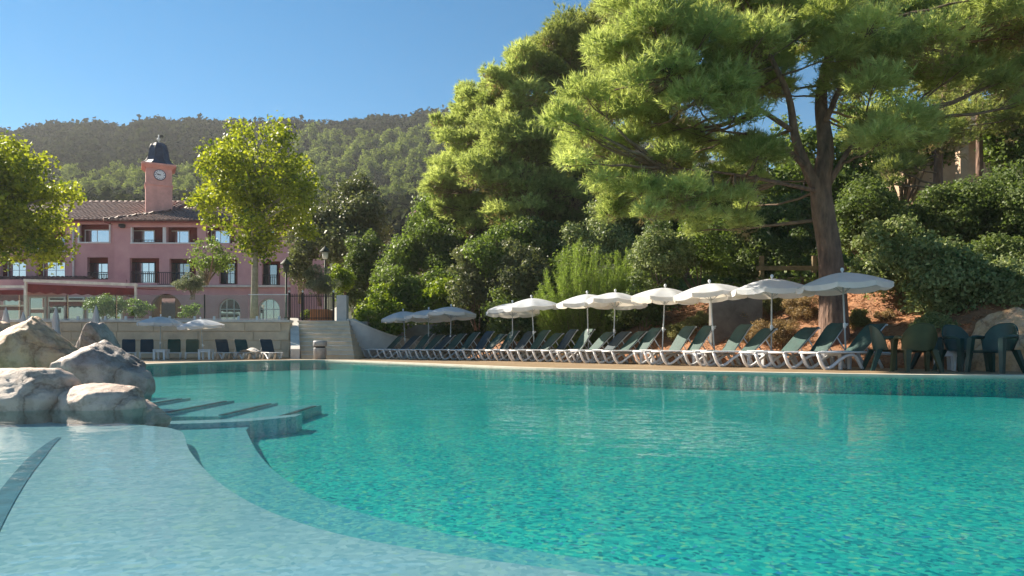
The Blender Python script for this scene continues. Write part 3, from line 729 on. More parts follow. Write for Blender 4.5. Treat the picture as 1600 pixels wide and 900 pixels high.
def disc(mb,r,y0,y1,n=32):
    vs=[(ccx+r*math.cos(2*math.pi*i/n),y0,ccz+r*math.sin(2*math.pi*i/n)) for i in range(n)]+[(ccx+r*math.cos(2*math.pi*i/n),y1,ccz+r*math.sin(2*math.pi*i/n)) for i in range(n)]
    mb.add(vs,[tuple(range(n)),tuple(range(2*n-1,n-1,-1))]+[(i,(i+1)%n,n+(i+1)%n,n+i) for i in range(n)])
mb=MB(); disc(mb,cr,DT-.06,DT+.05); hp(mb,'clock_rim','clock_blue',tower)
mb=MB(); disc(mb,cr*.88,DT-.075,DT+.02); hp(mb,'clock_face','clock_white',tower)
for h in range(12):
    a=2*math.pi*h/12; mb=MB(); ux,uz=math.sin(a),math.cos(a); r0,r1=cr*.64,cr*.80; ww=.022 if h%3 else .032
    mb.hexa([(ccx+ux*r0-uz*ww,DT-.085,ccz+uz*r0+ux*ww),(ccx+ux*r1-uz*ww,DT-.085,ccz+uz*r1+ux*ww),(ccx+ux*r1+uz*ww,DT-.085,ccz+uz*r1-ux*ww),(ccx+ux*r0+uz*ww,DT-.085,ccz+uz*r0-ux*ww)],
            [(ccx+ux*r0-uz*ww,DT-.07,ccz+uz*r0+ux*ww),(ccx+ux*r1-uz*ww,DT-.07,ccz+uz*r1+ux*ww),(ccx+ux*r1+uz*ww,DT-.07,ccz+uz*r1-ux*ww),(ccx+ux*r0+uz*ww,DT-.07,ccz+uz*r0-ux*ww)])
    hp(mb,'hour_mark','clock_blue',tower)
for ang,ln,ww in ((R(294),cr*.72,.022),(R(268),cr*.5,.034)):
    mb=MB(); ux,uz=math.sin(ang),math.cos(ang); b0=-cr*.16
    q=[(ccx+ux*b0-uz*ww,ccz+uz*b0+ux*ww),(ccx+ux*ln-uz*ww*.5,ccz+uz*ln+ux*ww*.5),(ccx+ux*ln+uz*ww*.5,ccz+uz*ln-ux*ww*.5),(ccx+ux*b0+uz*ww,ccz+uz*b0-ux*ww)]
    yy=DT-.10 if ln>cr*.6 else DT-.092
    mb.hexa([(x,yy,z) for x,z in q],[(x,yy+.005,z) for x,z in q]); hp(mb,'clock_hand','dark_iron',tower)

hp=_hp0
# pergola awnings in front of the wing
def awning(name,label,px0,px1,py0,py1,d,drop,cat='awning'):
    base=Vector((X((px0+px1)/2,d),d,TZ)); t=thing(name,label,cat,base)
    mb=MB(); x0,x1=X(px0,d),X(px1,d); z0,z1=Z(py0,d),Z(py1,d)
    mb.hexa([(x0,d-.1,z0-.18),(x1,d-.1,z1-.18),(x1,d+.1,z1-.18),(x0,d+.1,z0-.18)],[(x0,d-.1,z0),(x1,d-.1,z1),(x1,d+.1,z1),(x0,d+.1,z0)]); mb.build('beam',M['concrete_cap'],t,base)
    for xx,zz in ((x0+.09,z0),(x1-.09,z1)):
        mb=MB(); mb.box((xx-.06,d-.06,TZ),(xx+.06,d+.06,zz-.18)); mb.build('post',M['concrete_cap'],t,base)
    mb=MB(); n=18
    vs=[]; 
    for i in range(n+1):
        u=i/n; xx=x0+.1+(x1-x0-.2)*u; zz=z0+(z1-z0)*u-.3
        vs += [(xx,d+.12,zz),(xx,d+6.5,zz+.35),(xx,d+.12,zz-drop-(.10 if i%2 else 0))]
    mb.add(vs,[(3*i,3*i+3,3*i+4,3*i+1) for i in range(n)]+[(3*i+2,3*i+5,3*i+3,3*i) for i in range(n)]); mb.build('awning_cloth',M['red_awning'],t,base)
    mb=MB(); mb.box((x0+.2,d+2.0,z0-1.32),(x1-1.6,d+2.08,z0-1.22)); mb.build('cross_bar',M['white_paint'],t,base)
    mb=MB(); mb.box((x0+.2,d+2.02,z0-1.6),(x1-1.6,d+2.06,z0-1.33)); mb.build('valance',M['red_awning'],t,base)
awning('awning_frame','long white pergola frame with red awning in front of the hotel',38,214,436,443,44,.5)
awning('awning_frame','small white pergola frame with red awning at the left picture edge',-60,41,446,446,47,.7)
# glazed veranda front under the awning
vr=thing('veranda','beige veranda front with framed glass doors under the red awnings','veranda',(X(60,51),51,TZ))
mb=MB(); mb.box((X(-80,51),51.1,TZ),(X(195,51),51.3,TZ+3.9)); mb.build('wall',M['facade'],vr,(X(60,51),51,TZ))
for i,px in enumerate((-30,5,45,75,105,135,165)):
    x0,x1=X(px,51),X(px+26,51)
    mb=MB(); mb.box((x0,51.0,TZ),(x0+.09,51.09,TZ+2.6)); mb.box((x1-.09,51.0,TZ),(x1,51.09,TZ+2.6)); mb.box((x0+.09,51.0,TZ+2.5),(x1-.09,51.09,TZ+2.6)); dr=mb.build('glass_door',M['white_paint'],vr,(X(60,51),51,TZ))
    mb=MB(); mb.box((x0+.09,51.03,TZ),(x1-.09,51.06,TZ+2.5)); mb.build('pane',M['dark_glass'],dr,(X(60,51),51,TZ))

# ------------------------------------------------------------------ terrace wall, balustrade, stairs, gate
WY=28.5; wx0,wx1=-34.0,X(452,WY)
tw=thing('terrace_wall','long concrete block retaining wall behind the seven dark loungers','wall',(-20,WY,0))
mb=MB(); mb.box((wx0,WY+.03,-.5),(wx1,WY+.4,TZ-.1)); mb.build('core',M['concrete'],tw,(-20,WY,0))
courses=[(0,.34),(.35,.72),(.73,1.10),(1.11,TZ-.1)]
for ci,(z0,z1) in enumerate(courses):
    x=wx1-(.35 if ci%2 else 0.0)-.004; 
    while x>-27:
        L=random.choice((1.5,1.9,2.3)); mb=MB(); xa=max(x-L,-28)
        mb.bbox((xa+.008,WY-.02+random.uniform(-.01,.01),z0+.009),(x-.008,WY+.029,z1-.009),.01); mb.build('block',M['concrete'],tw,(-20,WY,0)); x-=L
mb=MB(); mb.bbox((wx0,WY-.06,TZ-.099),(wx1+.02,WY+.5,TZ+.002),.012); mb.build('wall_cap',M['concrete_cap'],tw,(-20,WY,0))
gb=thing('glass_balustrade','clear frameless glass balustrade on top of the terrace wall','balustrade',(X(240,WY),WY+.2,TZ))
GO=(X(240,WY),WY+.2,TZ)
ed=[-60,29,105,181.5,250,319.5,388,450]
for a,b in zip(ed,ed[1:]):
    d=WY+.2; mb=MB(); tz=1.06
    mb.box((X(a,d)+.02,d-.006,TZ+.07),(X(b,d)-.02,d+.006,TZ+tz)); p=mb.build('glass_panel',M['balustrade_glass'],gb,GO)
    for q in (.22,.78):
        xx=X(a,d)+(X(b,d)-X(a,d))*q; mb=MB(); mb.bbox((xx-.045,d-.04,TZ+.002),(xx+.045,d+.04,TZ+.17),.008); mb.build('clamp',M['white_paint'],p,GO)
for a in (105,181.5,319.5):
    mb=MB(); mb.box((X(a,d)-.019,d-.025,TZ+.002),(X(a,d)+.019,d+.025,TZ+1.08)); mb.build('post',M['dark_iron'],gb,GO)
mb=MB(); mb.box((X(388,d),d-.02,TZ+1.06),(X(450,d),d+.02,TZ+1.095)); mb.build('top_rail',M['white_paint'],gb,GO)
mb=MB(); mb.box((X(30,d),d-.03,TZ+.03),(X(449,d),d+.03,TZ+.065)); mb.build('base_rail',M['concrete_cap'],gb,GO)
# stairs
SO=(-7.9,28,0)
stairs=thing('stone_staircase','wide pale stone staircase from the pool deck to the terrace','staircase',SO)
NS=9; rise=TZ/NS
for i in range(NS):
    y0=27.0+i*.275; xa=-8.35-.10*i*1.05; xb=-6.25-.09*i
    mb=MB(); mb.bbox((xa,y0+.02,-.1),(xb,30.3,(i+1)*rise-.045),.006); s_=mb.build('step',M['stair_stone'],stairs,SO)
    mb=MB(); mb.bbox((xa-.002,y0-.02,(i+1)*rise-.044),(xb+.002,y0+.36,(i+1)*rise),.008); mb.build('tread',M['concrete_cap'],s_,SO)
mb=MB(); mb.hexa([(-8.72,26.9,-.1),(-8.36,26.9,-.1),(-9.26,29.6,-.1),(-9.62,29.6,-.1)],[(-8.72,26.9,.38),(-8.36,26.9,.38),(-9.26,29.6,TZ+.13),(-9.62,29.6,TZ+.13)]); mb.build('stringer',M['concrete_cap'],stairs,SO)
# curved white wall running down from the gate pillar
cw=thing('curved_wall','white curved retaining wall sloping down beside the stairs','wall',(-5.5,29,0))
cp=catmull([(-6.18,26.6),(-6.45,27.8),(-6.95,29.4)],6,False)
path=[(-7.0,29.6,1.62),(-6.75,29.3,1.56),(-6.3,29.2,1.36),(-5.8,29.4,1.12),(-5.2,29.8,.90),(-4.5,30.4,.72),(-3.8,31.2,.55)]
path=catmull(path,6,False); mb=MB(); capm=MB(); vs=[];cvs=[]
for i,(x,y,z) in enumerate(path):
    a=Vector(path[max(i-1,0)]);b=Vector(path[min(i+1,len(path)-1)]); t=(b-a); nn=Vector((t.y,-t.x,0)).normalized()*.13
    vs+=[(x-nn.x,y-nn.y,-.3),(x+nn.x,y+nn.y,-.3),(x+nn.x,y+nn.y,z),(x-nn.x,y-nn.y,z)]
    nn*=1.25; cvs+=[(x-nn.x,y-nn.y,z+.002),(x+nn.x,y+nn.y,z+.002),(x+nn.x,y+nn.y,z+.06),(x-nn.x,y-nn.y,z+.06)]
def sweep(mb,vs):
    m=len(vs)//4; fs=[]
    for i in range(m-1):
        for k in range(4): fs.append((4*i+k,4*i+(k+1)%4,4*i+4+(k+1)%4,4*i+4+k))
    fs+= [(3,2,1,0),(4*m-4,4*m-3,4*m-2,4*m-1)]; mb.add(vs,fs,False)
sweep(mb,vs); mb.build('wall_body',M['white_wall'],cw,(-5.5,29,0)); sweep(capm,cvs); capm.build('wall_cap',M['concrete_cap'],cw,(-5.5,29,0))
pl=MB(); pl.bbox((X(527.5,29.8),29.6,TZ-.2),(X(543,29.8),30.0,TZ+1.12),.012); o=pl.build('gate_pillar',M['white_wall'],None); tag(o,'white square pillar at the top of the stairs','pillar')
d=29.9; GO=(X(490,d),d,TZ)
gt=thing('iron_gate','black iron bar gate at the head of the stairs','gate',GO)
for px in (452,473,521):
    mb=MB(); mb.box((X(px,d)-.04,d-.04,TZ),(X(px,d)+.04,d+.04,TZ+1.25)); q=mb.build('post',M['dark_iron'],gt,GO)
    mb=MB(); mb.lathe([(.01,-.05),(.055,0),(.01,.06)],8,(X(px,d),d,TZ+1.30)); mb.build('ball',M['white_paint'],q,GO)
for z in (.12,1.08):
    mb=MB(); mb.box((X(452,d)+.04,d-.015,TZ+z),(X(521,d)-.04,d+.015,TZ+z+.04)); mb.build('rail',M['dark_iron'],gt,GO)
bar=None
for i in range(1,26):
    xx=X(452,d)+(X(521,d)-X(452,d))*i/26
    if bar is None:
        mb=MB(); mb.box((-.011,-.011,.05),(.011,.011,1.2)); bar=mb.build('bar',M['dark_iron'],gt); b_=bar
    else: b_=bar.copy(); C.objects.link(b_); b_.parent=gt
    b_.location=(xx-GO[0],0,0)
# white garden wall piece behind gate
mb=MB(); mb.hexa([(X(512,36),36,TZ),(X(535,34),34,TZ),(X(535,34),34.2,TZ),(X(512,36),36.2,TZ)],[(X(512,36),36,TZ+.75),(X(535,34),34,TZ+1.0),(X(535,34),34.2,TZ+1.0),(X(512,36),36.2,TZ+.75)]); tag(mb.build('garden_wall',M['white_wall']),'low white garden wall behind the iron gate','wall')
# litter bin
bp_=onz(500,562,0); bp_=Vector((X(500,26.2),26.2,-.012))
bn=thing('litter_bin','grey metal litter bin at the foot of the stairs','litter bin',bp_)
mb=MB(); mb.lathe([(.20,0),(.235,.01),(.245,.42),(.245,.44)],20); mb.build('bin_body',M['bin_metal'],bn)
mb=MB(); mb.lathe([(.20,.44),(.20,.50)],20); mb.build('bin_opening',M['black_rubber'],bn)
mb=MB(); mb.lathe([(.25,.50),(.26,.51),(.26,.68),(.24,.71),(.01,.72)],20); mb.build('bin_lid',M['bin_metal'],bn)
# lamp posts
def lamp(px,pt,d,label,lit):
    b=Vector((X(px,d),d,TZ)); t=thing('street_lamp',label,'street lamp',b); h=Z(pt,d)-TZ
    mb=MB(); mb.lathe([(.11,0),(.11,.3),(.06,.4),(.05,h-.75)],10); mb.build('post',M['planter_green'],t)
    mb=MB(); mb.lathe([(.05,h-.75),(.13,h-.70),(.17,h-.40),(.15,h-.38)],10); mb.build('lantern',M['white_paint'] if lit else M['planter_green'],t)
    mb=MB(); mb.lathe([(.30,h-.37),(.28,h-.33),(.12,h-.15),(.03,h-.08),(.01,h)],12); mb.build('lamp_hood',M['planter_green'],t)
lamp(508,383,36,'green street lamp with pale lantern rising beside the olive tree',True)
lamp(447,402,34,'slim green street lamp beside the corner of the pink hotel',False)
# wooden planter with olive
pp=Vector((X(503,32),32,TZ)); pt=thing('wooden_planter','square orange wooden planter behind the iron gate','planter',pp)
for i in range(6):
    mb=MB(); mb.bbox((-.45+i*.15+.005,-.45,.02),(-.45+(i+1)*.15-.005,-.42,.62),.006); mb.build('plank',M['wood'],pt)
mb=MB(); mb.box((-.44,-.419,.0),(.44,.45,.60)); mb.build('box',M['wood'],pt)

# ------------------------------------------------------------------ poolside furniture
ORD=['first','second','third','fourth','fifth','sixth','seventh','eighth','ninth','tenth','eleventh','twelfth','thirteenth','fourteenth','fifteenth','sixteenth','seventeenth','eighteenth','nineteenth','twentieth','twenty-first','twenty-second','twenty-third','twenty-fourth','twenty-fifth','twenty-sixth','twenty-seventh']
_lm={}
def lounger_meshes(ang):
    """foot at x=0, head towards +x; returns meshes for one recline angle"""
    key=round(ang)
    if key in _lm: return _lm[key]
    a=R(ang); hx,hz,bl=1.15,.37,.86; W=.275
    ms={}
    mb=MB()
    for y in (-1,1): mb.tube([(0.0,y*(W+.02),hz-.03),(.03,y*(W+.02),hz),(hx+.1,y*(W+.02),hz),(hx+.62,y*(W+.02),hz-.02),(hx+.70,y*(W+.02),hz-.06)],.022,6)
    mb.tube([(.02,-W-.02,hz-.01),(.02,W+.02,hz-.01)],.024,6); mb.tube([(hx+.66,-W,hz-.04),(hx+.66,W,hz-.04)],.026,6)
    ms['frame']=mb.mesh('frame')
    mb=MB(); n=8; vs=[]
    for i in range(n+1):
        x=.05+(hx-.05)*i/n
        for j,y in enumerate((-W,-W*.5,0,W*.5,W)): vs.append((x,y,hz+.022-.018*(1-(y/W)**2)))
    mb.add(vs,[(i*5+j,i*5+5+j,i*5+6+j,i*5+1+j) for i in range(n) for j in range(4)],True)
    mb.add([(v[0],v[1],v[2]-.012) for v in vs],[(i*5+1+j,i*5+6+j,i*5+5+j,i*5+j) for i in range(n) for j in range(4)],True)
    ms['seat']=mb.mesh('seat')
    mb=MB(); vs=[]; ux,uz=math.cos(a),math.sin(a); nx_,nz_=-math.sin(a),math.cos(a)
    for i in range(n+1):
        s=bl*i/n; w=W*(1 if i<n else .9); curl=.05*max(0,(i/n-.75)/.25)**2
        for y in (-w,-w*.5,0,w*.5,w):
            b=.02-.018*(1-(y/w)**2)-curl; vs.append((hx+ux*s+nx_*b,y,hz+.015+uz*s+nz_*b))
    mb.add(vs,[(i*5+j,i*5+5+j,i*5+6+j,i*5+1+j) for i in range(n) for j in range(4)],True)
    mb.add([(v[0]-nx_*.014,v[1],v[2]-nz_*.014) for v in vs],[(i*5+1+j,i*5+6+j,i*5+5+j,i*5+j) for i in range(n) for j in range(4)],True)
    ms['backrest']=mb.mesh('backrest')
    mb=MB()
    for y in (-1,1): mb.tube([(hx-.02,y*(W-.03),hz-.012),(hx+ux*bl*.97-nx_*.03,y*(W-.03),hz+uz*bl*.97-nz_*.03)],.016,6)
    mb.tube([(hx+ux*(bl-.02)-nx_*.05,-W*.95,hz+uz*(bl-.02)-nz_*.05),(hx+ux*(bl-.02)-nx_*.05,W*.95,hz+uz*(bl-.02)-nz_*.05)],.02,6)
    ms['back_frame']=mb.mesh('back_frame')
    mb=MB(); mb.tube([(hx+ux*bl*.55,-W*.8,hz+uz*bl*.55-.02),(hx+.55,-W*.8,hz),(hx+.55,W*.8,hz),(hx+ux*bl*.55,W*.8,hz+uz*bl*.55-.02)],.016,6); ms['strut']=mb.mesh('strut')
    leg=[(.04,.34),(.07,.26),(.13,.12),(.20,.035),(.29,.03),(.40,.085),(.55,.20),(.70,.285),(.84,.32),(.95,.29),(1.03,.18),(1.10,.05),(1.13,.028)]
    for k,y in (('leg_a',-1),('leg_b',1)):
        mb=MB(); mb.tube([(x,y*(W-.01),z) for x,z in leg],[.034]*len(leg),8,flat=1.25); mb.tube([(1.45,y*(W-.01),.34),(1.52,y*(W-.01),.2),(1.62,y*(W-.01),.03)],.034,8); ms[k]=mb.mesh('leg')
    _lm[key]=ms; return ms
def lounger(loc,rz,label,group,sling,ang,sc_=1.0):
    t=thing('sun_lounger',label,'sun lounger',loc,rz,group); t.scale=(sc_,sc_,sc_)
    ms=lounger_meshes(ang)
    for k,nm in (('frame','frame'),('back_frame','back_frame'),('strut','back_strut'),('leg_a','leg'),('leg_b','leg')): link(nm,ms[k],M['white_plastic'],t)
    for k in ('seat','backrest'):
        o=link(k,ms[k],None,t)
        if len(ms[k].materials)==0: ms[k].materials.append(M['green_sling'])
        o.material_slots[0].link='OBJECT'; o.material_slots[0].material=M[sling]
    return t
tops=[1371,1310,1268,1203,1165,1108,1078,1026,1004,978,954,922,896,874,853,830,805,786,766,744,723,706,690,672,652,629]
def t_at(px,s):
    r=(px-800)/F; A=RA+RN*s
    return (A.x-r*A.y)/(r*RD.y-RD.x)
rz0=math.atan2(RN.y,RN.x); nT=len(tops)
def row_pt(px,s):
    t=t_at(px,s); p=RA+RN*s+RD*t; d=p.y-2.7*sm(8,21,t)
    return Vector(((px-800)/F*d,d,0))
for i,px in enumerate(tops):
    s=.18; p=row_pt(px,s)
    ang=random.choice((44,48,50,52,55)); a=R(ang); topx=1.15+.86*math.cos(a)
    rz=R(13)+R(27)*i/nT+R(random.uniform(-2.5,2.5)); q=p-Vector((math.cos(rz),math.sin(rz),0))*topx
    k=nT-1-i
    sl='green_sling' if i<8 or i%3 else 'navy_sling'
    where='counted along the long row from the staircase end'
    if i==0: lab='dark green sling lounger half hidden by the plastic armchairs, nearest the boulder'
    elif k==0: lab='sun lounger at the staircase end of the long poolside row'
    else: lab=f'{ORD[k]} dark green sun lounger {where}'
    lounger((q.x,q.y,-.01),rz,lab,'sun loungers in the long row beside the pool',sl,ang)
for i,px in enumerate((201,229.5,272,300.5,345.5,375.5,415.5)):
    d=26.9; rz=R([119,118,116,115,127,127,126][i]); ang=60
    q=Vector((X(px,d),d,0))-Vector((math.cos(rz),math.sin(rz),0))*1.3
    lab=['dark lounger partly hidden by the grey rock, leftmost below the terrace wall','second dark lounger from the rocks below the terrace wall','green lounger just right of the left small parasol pole','fourth lounger from the rocks, left of the second small parasol','lounger just right of the second small parasol pole','sixth lounger from the rocks, draped with a pale towel','dark lounger nearest the stairs below the terrace wall'][i]
    lounger((q.x,q.y,-.01),rz,lab,'sun loungers below the terrace wall','navy_sling' if i in (0,1,4,6) else 'green_sling',ang,1.0).scale=(.85,.84,.70)
tw_=MB(); q=at(391,552,25.9)
vs=[]; 
for i in range(9):
    for j in range(5):
        u=i/8-.5; v=j/4-.5; vs.append((u*.75,v*.38,.36-.28*abs(u)**1.3+.04*math.sin(7*u+5*v)+.05*math.cos(9*v)))
tw_.add(vs,[(i*5+j,i*5+5+j,i*5+6+j,i*5+1+j) for i in range(8) for j in range(4)],True)
tw_.add([(a,b,c-.03) for a,b,c in vs],[(i*5+1+j,i*5+6+j,i*5+5+j,i*5+j) for i in range(8) for j in range(4)],True)
o=tw_.build('towel',M['towel']); o.location=(X(391,25.9),25.9,.02); tag(o,'crumpled pale towel lying by the sixth lounger below the terrace wall','towel')

def umbrella_proto():
    t=thing('parasol','tmp','parasol')
    mb=MB(); mb.tube([(0,0,0),(0,0,2.16)],.019,10); mb.build('pole',M['pole_metal'],t)
    mb=MB(); mb.lathe([(.02,-.06),(.034,-.05),(.034,.05),(.02,.06)],10,(0,0,.98)); mb.tube([(0,0,.98),(.075,0,.98)],.014,6); mb.build('height_clamp',M['white_plastic'],t)
    mb=MB(); mb.lathe([(.012,0),(.02,.03),(.034,.055),(.04,.08),(.03,.11),(.01,.122)],12,(0,0,2.16)); mb.build('finial',M['white_plastic'],t)
    n=8; sub=5; rings=[0,.12,.3,.5,.7,.88,1.0]
    mb=MB(); vs=[]
    for r in rings:
        for j in range(n*sub):
            f=(j%sub)/sub; a=2*math.pi*j/(n*sub); m=math.sin(math.pi*f)
            rr=r*(1-.035*m*r)*(math.cos(math.pi/n)/math.cos((f-.5)*2*math.pi/n)*.6+.4)
            vs.append((rr*math.cos(a),rr*math.sin(a),2.17-.29*(r**1.6)-.03*m*r**1.5))
    N_=n*sub; fs=[(i*N_+j,(i+1)*N_+j,(i+1)*N_+(j+1)%N_,i*N_+(j+1)%N_) for i in range(1,len(rings)-1) for j in range(N_)]
    fs+=[(0,N_+j,N_+(j+1)%N_) for j in range(N_)]
    mb.add(vs,fs,True); can=mb.build('canopy',M['canopy'],t)
    mb=MB(); b=(len(rings)-1)*N_
    for p in range(n):
        row=[]; low=[]
        for q in range(sub+1):
            j=(p*sub+q)%N_; x,y,z=vs[b+j]; e=.985 if q in (0,sub) else 1.0; row.append((x*1.004,y*1.004,z+.003)); f=q/sub
            dr=.12 if 0<f<1 else .10; low.append((x*(1.0+.012*math.sin(q*2.1+p)),y*(1.0+.012*math.sin(q*2.1+p)),z-dr))
        mb.add(row+low,[(q,q+1,sub+2+q,sub+1+q) for q in range(sub)],False)
    mb.build('valance',M['canopy'],can)
    for p in range(n):
        a=2*math.pi*p/n; mb=MB(); mb.tube([(r*math.cos(a),r*math.sin(a),2.155-.29*(r**1.6)) for r in (.02,.3,.6,.98)],.007,5); rb=mb.build('rib',M['pole_metal'],t)
        mb=MB(); mb.tube([(.03*math.cos(a),.03*math.sin(a),1.72),(.5*math.cos(a),.5*math.sin(a),2.155-.29*.5**1.6)],.006,5); mb.build('strut',M['pole_metal'],rb)
    return t
upro=umbrella_proto(); ufirst=True
ups=[(1323,417),(1205,428),(1118,433),(1034,443),(958,448),(920,453),(836,460),(801,468),(703,474),(669,479),(635,482)]
nU=len(ups)
for i,(px,py) in enumerate(ups):
    p=row_pt(px,0); h=Z(py,p.y)
    u=upro if ufirst else copy_tree(upro); ufirst=False
    u.location=(p.x,p.y,min(0,h-2.28)-.01)
    u.rotation_euler=(R(random.uniform(-4,4)),R(random.uniform(-4,4)),R(random.uniform(0,45)))
    k=nU-1-i
    u['group']='parasols along the long lounger row'
    u['label']='cream parasol in front of the big pine trunk' if i==0 else ('cream parasol nearest the staircase, at the far end of the long row' if k==0 else f'{ORD[k]} cream parasol along the long lounger row from the staircase end')
for i,(px,top,lab) in enumerate(((249.5,491,'small low parasol over the dark loungers, nearer the rocks'),(319,495,'small low parasol over the dark loungers, nearer the stairs'))):
    d=26.6; u=copy_tree(upro); h=Z(top,d); u.location=(X(px,d),d,h-2.28*.86); u.scale=(.86,.86,.86); u.rotation_euler=(0,R([1,-4][i]),R(12+20*i)); u['label']=lab; u['group']='small parasols below the terrace wall'
# small white side tables
def side_table(loc,rz,label,group,s=1.0):
    t=thing('side_table',label,'side table',loc,rz,group); t.scale=(s,s,s)
    mb=MB(); mb.bbox((-.24,-.24,.37),(.24,.24,.405),.012); mb.build('table_top',M['white_plastic'],t)
    for sx in (-1,1):
        for sy in (-1,1):
            mb=MB(); mb.hexa([(sx*.19-.03,sy*.19-.03,0),(sx*.19+.03,sy*.19-.03,0),(sx*.19+.03,sy*.19+.03,0),(sx*.19-.03,sy*.19+.03,0)],[(sx*.19-.04,sy*.19-.04,.37),(sx*.19+.04,sy*.19-.04,.37),(sx*.19+.04,sy*.19+.04,.37),(sx*.19-.04,sy*.19+.04,.37)]); mb.build('leg',M['white_plastic'],t)
    mb=MB(); mb.bbox((-.21,-.21,.29),(.21,.21,.369),.01); mb.build('apron',M['white_plastic'],t)
for i,(px,_) in enumerate(ups[:8]):
    p=row_pt(px,0)-RN*.45
    side_table((p.x,p.y,-.012),rz0,'white side table beside the pole of the '+('parasol by the big pine trunk' if i==0 else f'{ORD[nU-1-i]} parasol from the staircase'),'white side tables between the loungers')
for px,lab in ((252,'white side table under the small parasol nearer the rocks'),(322,'white side table under the small parasol nearer the stairs')):
    side_table((X(px,25.7),25.7,-.012),R(3),lab,'white side tables below the terrace wall',.95)

# green plastic armchairs
def chair(loc,rz,label,mat,group='green plastic armchairs by the boulder'):
    t=thing('plastic_armchair',label,'armchair',loc,rz,group); m=M[mat]
    mb=MB(); vs=[]; nu,nv=12,8
    for i in range(nu+1):
        u=i/nu*2-1
        for j in range(nv+1):
            v=j/nv; a=u*R(72); w=.255+.035*v
            top=.50-.30*abs(u)**2.6                      # rounded top falling to the arms
            z=.40+v*top; y=.22*math.cos(a)+.06*v - .02; x=w*math.sin(a)*1.05
            vs.append((x,y,z))
    fs=[(i*(nv+1)+j,(i+1)*(nv+1)+j,(i+1)*(nv+1)+j+1,i*(nv+1)+j+1) for i in range(nu) for j in range(nv)]
    mb.add(vs,fs,True); mb.add([(x*.96,y-.014 if True else y,z) for x,y,z in vs],[f[::-1] for f in fs],True)
    rim=[vs[i*(nv+1)+nv] for i in range(nu+1)]; mb.tube([(x*.985,y-.006,z) for x,y,z in rim],.014,6); mb.build('backrest',m,t)
    mb=MB(); sv=[]
    for i in range(7):
        for j in range(7):
            x=(i/6-.5)*.46; y=-.25+j/6*.46; sv.append((x,y,.41-.02*math.cos(math.pi*(i/6-.5))*math.sin(math.pi*j/6)-(.03 if j==0 else 0)))
    fs=[(i*7+j,i*7+7+j,i*7+8+j,i*7+1+j) for i in range(6) for j in range(6)]; mb.add(sv,fs,True); mb.add([(x,y,z-.02) for x,y,z in sv],[f[::-1] for f in fs],True); mb.build('seat',m,t)
    for s in (-1,1):
        mb=MB(); pts=[(s*.275,.12,.645),(s*.295,0,.655),(s*.29,-.14,.65),(s*.275,-.22,.62)]; mb.tube(pts,[.03,.034,.034,.028],8,flat=.5); mb.build('armrest',m,t)
        mb=MB(); mb.hexa([(s*.29-.028,-.295,0),(s*.29+.028,-.295,0),(s*.29+.028,-.235,0),(s*.29-.028,-.235,0)],[(s*.255-.04,-.265,.63),(s*.255+.04,-.265,.63),(s*.255+.04,-.175,.63),(s*.255-.04,-.175,.63)]); mb.build('leg',m,t)
        mb=MB(); mb.hexa([(s*.27-.028,.28,0),(s*.27+.028,.28,0),(s*.27+.028,.34,0),(s*.27-.028,.34,0)],[(s*.205-.045,.13,.42),(s*.205+.045,.13,.42),(s*.205+.045,.22,.42),(s*.205-.045,.22,.42)]); mb.build('leg',m,t)
    return t
for px,d,rot,mat,lab in ((1384,14.2,80,'green_plastic','dark green plastic armchair nearest the loungers, turned sideways'),
    (1432,13.4,172,'olive_plastic','olive green plastic armchair with its back to the pool'),
    (1503,13.7,12,'green_plastic','green plastic armchair facing the pool between the olive chair and boulder'),
    (1556,12.9,-70,'green_plastic','green plastic armchair in front of the boulder, turned sideways'),
    (1462,14.9,30,'green_plastic','green plastic armchair behind the white stool, mostly hidden')):
    chair((X(px,d),d,-.012),R(rot),lab,mat).scale=(1.14,1.14,1.04)
side_table((X(1487,14.2),14.2,-.012),R(20),'white plastic stool among the green armchairs','white stool among the armchairs',1.0)

# folded white parasols standing behind the rocks
for px,py,lab in ((9,480,'folded white parasol at the left picture edge'),(36,487,'folded white parasol second from the left picture edge'),(87,480,'folded white parasol behind the big tan rock'),(150,477,'tall folded white parasol just left of the grey rock peak')):
    d=27.4; h=Z(py,d); b=(X(px,d),d,-.012); t=thing('folded_parasol',lab,'parasol',b,group='folded white parasols')
    mb=MB(); mb.tube([(0,0,0),(0,0,h-.1)],.02,8); mb.build('pole',M['pole_metal'],t)
    mb=MB(); prof=[(.13,h-1.25),(.15,h-1.1),(.10,h-.75),(.12,h-.6),(.07,h-.25),(.02,h-.02),(.01,h)]
    n=16; vs=[]
    for r,z in prof:
        for j in range(n): a=2*math.pi*j/n; q=r*(1+.22*(1 if j%2 else -1)); vs.append((q*math.cos(a),q*math.sin(a),z))
    mb.add(vs,[(i*n+j,i*n+(j+1)%n,(i+1)*n+(j+1)%n,(i+1)*n+j) for i in range(len(prof)-1) for j in range(n)],True); mb.build('folded_canopy',M['folded_cloth'],t)

